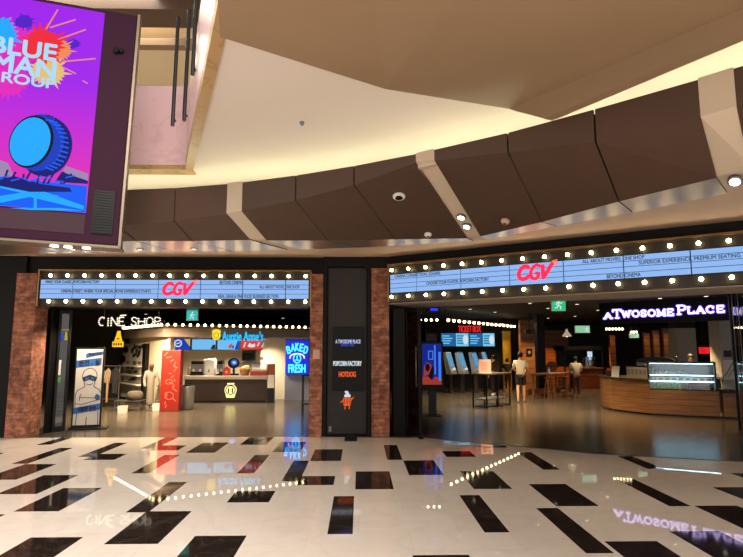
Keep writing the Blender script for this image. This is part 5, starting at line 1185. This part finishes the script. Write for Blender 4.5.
# pillars
def pillar(label, pa, pb, py0, Y, mname, h=3.0):
    r = thing('square_pillar', label, 'pillar', (X((pa+pb)/2, Y), Y, 0)); w = (X(pb, Y)-X(pa, Y))/2
    MB().box(-w, w, 0, .5, 0, Z(pa, py0, Y)).build('shaft', mname, r, bevel=.01); MB().box(-w+.01, w-.01, .02, .48, Z(pa, py0, Y), h).build('upper_shaft', 'blacksoft', r)
    return r, w
r, w = pillar('grey square pillar behind the cake case', 677, 697, 328, 18.2, 'pillar')
r, w = pillar('white square pillar with black square plate, right of the red sign', 720.5, 733, 318, 15.8, 'pillar')
MB().box(-.1, .12, -.02, 0, Z(727, 357, 15.8), Z(727, 350.5, 15.8)).build('square_plate', 'plasticblack', r)
m = MB().stroke([(-w*.6, Z(727, 376, 15.8)), (w*.7, Z(727, 363, 15.8))], .03, -.012, 0).stroke([(-w*.2, Z(727, 377, 15.8)), (w*.8, Z(727, 369, 15.8))], .02, -.0125, 0); m.build('poster_mark', mat('grey ink', (96, 92, 92)), r); MB().box(-w*.85, w*.95, -.008, 0, Z(727, 379.5, 15.8), Z(727, 360, 15.8)).build('poster', 'paper', r)
yx = 20.; z0 = Z(704, 354, yx); r = thing('red_lit_sign', 'small bright red lit panel between the two pale pillars', 'sign', (X(704, yx), yx, z0)); MB().box(-.2, .2, 0, .06, 0, Z(704, 347, yx)-z0).build('housing', 'plasticblack', r); MB().box(-.19, .19, -.005, 0, .01, Z(704, 347, yx)-z0-.01).build('light_panel', glow('red panel', (240, 30, 40), 1.1), r); MB().tube((0, .03, Z(704, 347, yx)-z0), (0, .03, 3.0-z0), .012).build('hanger', 'metalblack', r)
m = MB()
for k in range(3): m.box(-.14, .1-.04*k, -.008, -.005, .05+.06*k, .07+.06*k)
m.build('print', 'redlight', r)
# warm timber fins on the back wall
for k, (px, Y, lab) in enumerate(((613, 24, 'warm lit timber post, leftmost behind the cafe'), (647.5, 22, 'warm lit timber post behind the coffee machine'), (657, 21, 'dark timber post, left of the grey pillar'), (667.5, 20, 'warm lit timber post beside the grey pillar'))):
    tag(MB().box(-.12, .12, 0, .15, 0, 2.3+.05*k).build('timber_post', 'wallwood', loc=(X(px, Y), Y, 0), bevel=.01), lab, 'post', 'timber posts behind the cafe')
# chandelier row and small fixture
yl = 18.; r = thing('bulb_pendant', 'row of small warm bulbs hanging over the cafe, left of the teal fixture', 'lamp', (X(615.5, yl), yl, Z(615, 329, yl)), -.1); hz = 3.0-Z(615, 329, yl)
MB().tube((-.3, 0, .06), (.3, 0, .06), .015).tube((-.2, 0, .06), (-.2, 0, hz), .006).tube((.2, 0, .06), (.2, 0, hz), .006).build('bar', 'metalblack', r)
bulb_row(r, (-.3, 0), (.3, 0), .0, 6, .035, 'bulbdim')
r = thing('bulb_pendant', 'short pair of warm bulbs hanging over the espresso machine', 'lamp', (X(635, yl), yl, Z(635, 332, yl)), 0); MB().tube((-.12, 0, .06), (.12, 0, .06), .015).tube((0, 0, .06), (0, 0, 3.0-Z(635, 332, yl)), .006).build('bar', 'metalblack', r); bulb_row(r, (-.12, 0), (.12, 0), 0, 3, .032, 'bulbdim')
exit_sign('tiny pale green exit sign over the espresso machine', 630, 639, 333.5, 338, 17.6, 'exitpale', 0, 3.0, False)
# lit cafe name
A_ = atY(605, 316, 15.3); B_ = atY(728, 308, 13.3); rz, L = span(A_, B_)
r = thing('cafe_name_sign', 'lilac white lit cafe name over the right opening', 'sign', (A_.x, A_.y, 0), rz); M['cafelit'] = glow('cafe letters', (232, 214, 255), 2.); M['cafehalo'] = glow('cafe letter halo', (110, 70, 255), 1.2)
n = (-math.sin(rz), math.cos(rz))
def sx(px, py): p_ = on(px, py, (A_.x, A_.y), n); return ((p_.x-A_.x)*math.cos(rz)+(p_.y-A_.y)*math.sin(rz), p_.z)
GC = {'A': [[(0,0),(.5,1),(1,0)],[(.22,.33),(.78,.33)],[(-.1,0),(.16,0)],[(.84,0),(1.1,0)]], 'T': [[(.5,0),(.5,1)],[(0,.8),(0,1),(1,1),(1,.8)],[(.32,0),(.68,0)]],
      'W': [[(.02,1),(.27,0),(.5,.9),(.73,0),(.98,1)],[(-.08,1),(.14,1)],[(.86,1),(1.08,1)]], 'O': [arc(.5,.5,.5,.5,0,360,20)],
      'S': [[(.92,.74),(.9,.92),(.6,1),(.25,.98),(.06,.8),(.15,.6),(.5,.5),(.85,.4),(.96,.22),(.78,.04),(.4,0),(.1,.06),(.06,.28)]],
      'M': [[(.08,0),(.1,1),(.5,.12),(.9,1),(.92,0)],[(-.04,0),(.2,0)],[(.8,0),(1.04,0)],[(0,1),(.12,1)],[(.88,1),(1,1)]],
      'E': [[(1,.2),(.98,0),(.08,0),(.08,1),(.94,1),(.95,.82)],[(.08,.52),(.7,.52)]], 'P': [[(.12,0),(.12,1),(.65,1),(.95,.88),(.95,.6),(.65,.47),(.12,.47)],[(-.05,0),(.32,0)],[(-.05,1),(.12,1)]],
      'L': [[(0,1),(.3,1)],[(.12,1),(.12,0),(.95,0),(1,.25)]], 'C': [arc(.5,.5,.5,.5,48,312,16)+[], [(.84,.68),(.86,.92)]]}
BL0 = sx(605, 318.7); BL1 = sx(724, 311.7)
wid = {'A': 1, 'T': .95, 'W': 1.4, 'O': 1.08, 'S': .8, 'M': 1.25, 'E': .85, 'P': .85, 'L': .85, 'C': 1.}
for s, pa, pb, py, hp in (('A', 605, 612, 316.2, 5.2), ('T', 613.5, 621.5, 313.6, 8), ('WOSOME', 622.5, 673.5, 312.6, 5.8), ('P', 678, 686, 308.8, 8.6), ('LACE', 688, 724, 308.6, 6.2)):
    a, b = sx(pa, py), sx(pb, py); hh = abs(sx(pa, py-hp/2)[1]-sx(pa, py+hp/2)[1]); f_ = ((pa+pb)/2-605)/119; zz = BL0[1]+(BL1[1]-BL0[1])*f_
    U_ = (b[0]-a[0])/(sum(wid[c] for c in s)+.38*(len(s)-1)); x_ = a[0]
    for c in s:
        m1 = MB(); m2 = MB()
        for k, pl in enumerate(GC[c]):
            pts = [(x_+u*wid[c]*U_, zz+v*hh) for u, v in pl]
            m1.stroke(pts, .042, -.06-.0005*k, -.03); m2.stroke(pts, .075, -.03-.0005*k, 0)  # wider strokes behind each letter paint its violet halo
        o = m1.build('letter', 'cafelit', r); m2.build('letter_halo', 'cafehalo', o); x_ += (wid[c]+.38)*U_
a, b = sx(603, 315), sx(729, 308)
MB().box(a[0]-.1, b[0]+.2, .0, .12, a[1]-.25, b[1]+.28).build('backing', 'blackwall', r); MB().tube((.2, .06, b[1]+.2), (.2, .06, 3.0), .02).tube((L-.2, .06, b[1]+.2), (L-.2, .06, 3.0), .02).build('hanger', 'metalblack', r)

# small ceiling downlights inside
for k, (px, py) in enumerate(((420, 312), (455, 300), (470, 309), (495, 312), (523, 322), (530, 303), (548, 308), (548, 318), (577, 304), (598, 310), (601, 319), (660, 298), (706, 296), (722, 283), (560, 327), (575, 316), (490, 296), (283, 318), (146, 314))):
    p = atZ(px, py, 2.985)
    if p.y > 30 or p.y < 5: continue
    r = thing('ceiling_spot', 'small round spotlight in the black cinema ceiling', 'downlight', p, 0, 'spots in the black ceiling')
    if k == 0: m1 = MB().lathe([(.07, .015), (.07, -.01), (.05, -.01)], n=16).build('ring', 'metalgrey', r).data; m2 = MB().lathe([(.048, -.014), (.048, -.008)], n=14).build('lens', 'lampdim', r).data
    else:
        for nm, me in (('ring', m1), ('lens', m2)): o = bpy.data.objects.new(nm, me); COL.objects.link(o); o.parent = r

# ------------------------------------------------------------------ people
def person(label, loc, rz, h, shirt, legs, shoes='plasticblack', shorts=True, arms='front', walk=0., lean=0., hood=False):
    """faces local +y (away from the viewer) when rz = 0"""
    r = thing('person', label, 'person', loc, rz); k = h/1.75
    def V3(x, y, z): return (x*k, (y+lean*max(0, z-.95))*k, z*k)
    hx = .095
    J = [(V3(0,0,.96),.125*k),(V3(0,.0,1.15),(.135*k,.1*k)),(V3(0,.0,1.34),(.15*k,.105*k)),(V3(0,.0,1.45),(.1*k,.075*k)),(V3(0,.0,1.52),.052*k),(V3(0,.02,1.60),(.075*k,.085*k)),(V3(0,.02,1.68),(.07*k,.082*k)),(V3(0,.015,1.735),.04*k),(V3(0,.115,1.615),.016*k)]
    E = [(0,1),(1,2),(2,3),(3,4),(4,5),(5,6),(6,7),(5,8)]
    ids = {}
    for s in (-1, 1):
        w_ = walk*s; b = len(J)
        J += [(V3(s*hx,0,.90),.088*k),(V3(s*hx,.14*w_+.02,.50),.056*k),(V3(s*hx,.22*w_-.03*abs(walk),.30),.052*k),(V3(s*hx,.30*w_-.05*abs(walk),.09),.036*k),(V3(s*hx,.30*w_-.03,.035),.036*k),(V3(s*(hx+.01),.30*w_+.12,.03),.034*k)]
        E += [(0,b),(b,b+1),(b+1,b+2),(b+2,b+3),(b+3,b+4),(b+4,b+5)]; ids['leg', s] = b
        b = len(J)
        if arms == 'front': el, wr, hd = (s*.25,.06,1.14), (s*.17,.26,1.06), (s*.14,.34,1.07)
        else: el, wr, hd = (s*.26,-.02,1.13), (s*.27,.06,.90), (s*.27,.08,.82)
        J += [(V3(s*.185,0,1.41),.055*k),(V3(*el),.042*k),(V3(*wr),.03*k),(V3(*hd),(.034*k,.02*k))]
        E += [(2,b),(b,b+1),(b+1,b+2),(b+2,b+3)]; ids['arm', s] = b
        f0 = b+3; hv = Vector(hd)-Vector(wr); hv.normalize()
        sd = Vector((1, 0, 0)) if arms == 'front' else Vector((0, 1, 0))
        for q_, ln in ((-.024, .062), (-.008, .075), (.008, .07), (.024, .055)):
            t1 = Vector(hd)+hv*ln*.6+sd*q_; t2 = Vector(hd)+hv*ln+sd*q_+Vector((0, 0, -.015))
            i = len(J); J += [(V3(*t1),.0085*k),(V3(*t2),.007*k)]; E += [(f0,i),(i,i+1)]
        t1 = Vector(wr)+hv*.03-sd*.035*s; t2 = t1+hv*.045-sd*.01*s; i = len(J); J += [(V3(*t1),.011*k),(V3(*t2),.009*k)]; E += [(b+2,i),(i,i+1)]
    body = skinmesh('body', J, E, 'skin', r)
    T = [(V3(0,0,.93),(.155*k,.125*k)),(V3(0,0,1.15),(.16*k,.125*k)),(V3(0,0,1.36),(.175*k,.125*k)),(V3(0,0,1.46),(.1*k,.08*k))]; Et = [(0,1),(1,2),(2,3)]
    for s in (-1, 1):
        b = len(T); a = J[ids['arm', s]][0]; e = J[ids['arm', s]+1][0]; w2 = J[ids['arm', s]+2][0]; T += [(a,.075*k),(tuple(Vector(a)*.25+Vector(e)*.75),.068*k)]; Et += [(2,b),(b,b+1)]
        if hood: T += [(w2,.045*k)]; Et += [(b+1,b+2)]
    skinmesh('shirt', T, Et, shirt, r)
    if hood: skinmesh('hood', [(V3(0,-.06,1.46),(.1*k,.06*k)),(V3(0,-.08,1.5),(.08*k,.05*k))], [(0,1)], shirt, r)
    S_ = [(V3(0,0,.97),(.145*k,.12*k))]; Es = []
    for s in (-1, 1):
        b = len(S_); l = ids['leg', s]; hip = J[l][0]; kn = J[l+1][0]; an = J[l+3][0]
        S_ += [(hip,.105*k),(tuple(Vector(hip)*.15+Vector(kn)*.85),.09*k)]; Es += [(0,b),(b,b+1)]
        if not shorts: S_ += [(tuple(Vector(kn)),.08*k),(an,.058*k)]; Es += [(b+1,b+2),(b+2,b+3)]
    skinmesh('shorts' if shorts else 'trousers', S_, Es, legs, r)
    for s in (-1, 1):
        l = ids['leg', s]; skinmesh('shoe', [(J[l+4][0],.045*k),(J[l+5][0],(.042*k,.036*k))], [(0,1)], shoes, r)
    hc_ = V3(0,.0,1.655); m = MB().sphere((hc_[0], hc_[1], hc_[2]), .098*k, 18, 12, 1.12); o = m.build('hair', 'hair', r, True)
    for s in (-1, 1): pass
    return r
p = atZ(521.5, 402); hm = Z(521, 353.5, p.y)
person('person in off white tee and black shorts seen from behind, leaning to the bench table', (p.x, p.y, 0), -.35, hm*1.03, 'tee', 'clothdark', 'plasticblack', True, 'front', .45, .06)
p2 = atZ(497, 396.5); person('person in a dark brown hooded jacket standing behind the black table', (X(493.5, p2.y+.6), p2.y+.6, 0), .6, Z(493, 355, p2.y+.6), mat('brown jacket', (120, 100, 88), .9), 'clothdark', 'plasticwhite', False, 'down', .1, 0, True)
p3 = (X(507, 23.0), 23.0, 0); person('person in black standing before the yellow wall panel', p3, 0, Z(507, 358.5, 23.0), 'clothdark', 'clothdark', 'plasticblack', False, 'front', 0, .05)
p4 = (X(575, 20.2), 20.2, 0); person('person in a white tee and brown trousers at the right end of the bench table', p4, -.2, Z(575, 356.5, 20.2), 'tee', mat('brown trousers', (92, 62, 50), .9), 'plasticwhite', False, 'front', .15, .03)
p5 = (X(690, 16.6), 16.6, 0); person('person in black working behind the lit cake case', p5, 2.6, Z(690, 354, 16.6), 'clothdark', 'clothdark', 'plasticblack', False, 'front', 0, .1)

# ------------------------------------------------------------------ light
def area(name, loc, size, power, col, rot=(0, 0, 0), sy=None):
    l = bpy.data.lights.new(name, 'AREA'); l.energy = power; l.color = lin(col); l.size = size
    if sy: l.shape = 'RECTANGLE'; l.size_y = sy
    o = bpy.data.objects.new(name, l); COL.objects.link(o); o.location = loc; o.rotation_euler = rot; return o
def spot(name, loc, power, col, ang=1.4, blend=.6, rad=.06, rot=(0, 0, 0)):
    l = bpy.data.lights.new(name, 'SPOT'); l.energy = power; l.color = lin(col); l.spot_size = ang; l.spot_blend = blend; l.shadow_soft_size = rad
    o = bpy.data.objects.new(name, l); COL.objects.link(o); o.location = loc; o.rotation_euler = rot; return o
wd = bpy.data.worlds.new('World'); SC.world = wd; wd.use_nodes = True
wd.node_tree.nodes['Background'].inputs[0].default_value = (*lin((238, 229, 220)), 1); wd.node_tree.nodes['Background'].inputs[1].default_value = 1.15
area('atrium_fill', (0, -1.5, 7.5), 5, 2700, (255, 242, 228))  # unseen area light added in place of the mall's overhead lighting
area('upper_floor_fill', (-5, 10.5, 8.1), 2.5, 230, (255, 240, 214))  # unseen area light added to brighten the floor above
for px in (195, 212, 230, 248, 264): spot('kiosk_lamp', (X(px, 18.6), 18.75, 2.03), 150, (255, 234, 204), 2.5, .8, .05)
for px in (183, 215, 247): spot('kiosk_lamp', (X(px, 17.6), 17.75, 2.03), 80, (255, 234, 204), 2.3, .8, .05)
for px, Y, e in ((124, 14.7, 1300), (148, 14.6, 900), (172, 14.6, 420), (240, 14.5, 420), (105, 16, 160)): spot('shop_lamp', (X(px, Y), Y, 2.95), e*.7, (255, 222, 176), 2.5)
spot('banner_fill', (X(86, 11.75), 11.75, 2.53), 200, (255, 232, 200), 2.2)  # unseen spot under the header, added to brighten the standing banner
for px, Y, e in ((460, 21.2, 300), (472, 18.6, 420), (492, 18.6, 300), (450, 17, 160), (530, 16.2, 760), (515, 15.0, 380), (600, 19.5, 260), (560, 22, 260), (505, 23, 160)): spot('lobby_spot', (X(px, Y), Y, 2.97), e, (255, 222, 172), 1.9)  # ceiling spots, several added to brighten people, ticket machines and yellow panel
spot('lobby_spot', (X(529, 22.2), 22.2, 2.9), 260, (255, 200, 120), 1.5); spot('lobby_spot', (X(557, 25.8), 25.8, 2.9), 420, (255, 170, 80), 1.7)
spot('cafe_fill', (X(640, 14.0), 14.0, 2.9), 300, (255, 214, 150), 1.7); spot('cafe_fill', (X(687, 16.6), 16.6, 2.5), 600, (255, 214, 150), 1.4); spot('cafe_fill', (X(727, 14.9), 14.9, 2.3), 320, (255, 236, 210), 1.2)  # unseen spots added to brighten the cafe counters and pillars
spot('cafe_fill', (X(610, 13), 13, 2.9), 240, (255, 206, 140), 1.9)
spot('cafe_fill', (X(640, 16.8), 16.8, 2.9), 300, (255, 222, 170), 2.)
for px, Y in ((613, 24), (647.5, 22), (657, 21), (667.5, 20)): spot('post_spot', (X(px, Y), Y-.45, 2.75), 35, (255, 196, 120), 1.6)
spot('popcorn_spot', (X(586, 24), 24.0, 2.9), 300, (255, 190, 90), 1.6)
for px, py, e in ((461.3, 217, 40), (735, 181, 40)):
    p = atY(px, py, 7.3 if px < 600 else 5.1); spot('beam_spot', (p.x, p.y-.02, p.z-.08), e, (255, 236, 206), 1.3)

cam = bpy.data.cameras.new('Camera'); co = bpy.data.objects.new('Camera', cam); COL.objects.link(co); SC.camera = co
co.location = (0, 0, H); co.rotation_euler = (PI/2+PIT, 0, YAW); cam.sensor_width = 36; cam.lens = F/743*36; cam.clip_end = 200
vs = SC.view_settings; vs.view_transform = 'Standard'; vs.look = 'None'; vs.gamma = 1; vs.exposure = 0.0; vs.use_curve_mapping = False
SC.cycles.use_denoising = True; SC.cycles.max_bounces = 8; SC.cycles.sample_clamp_indirect = 6
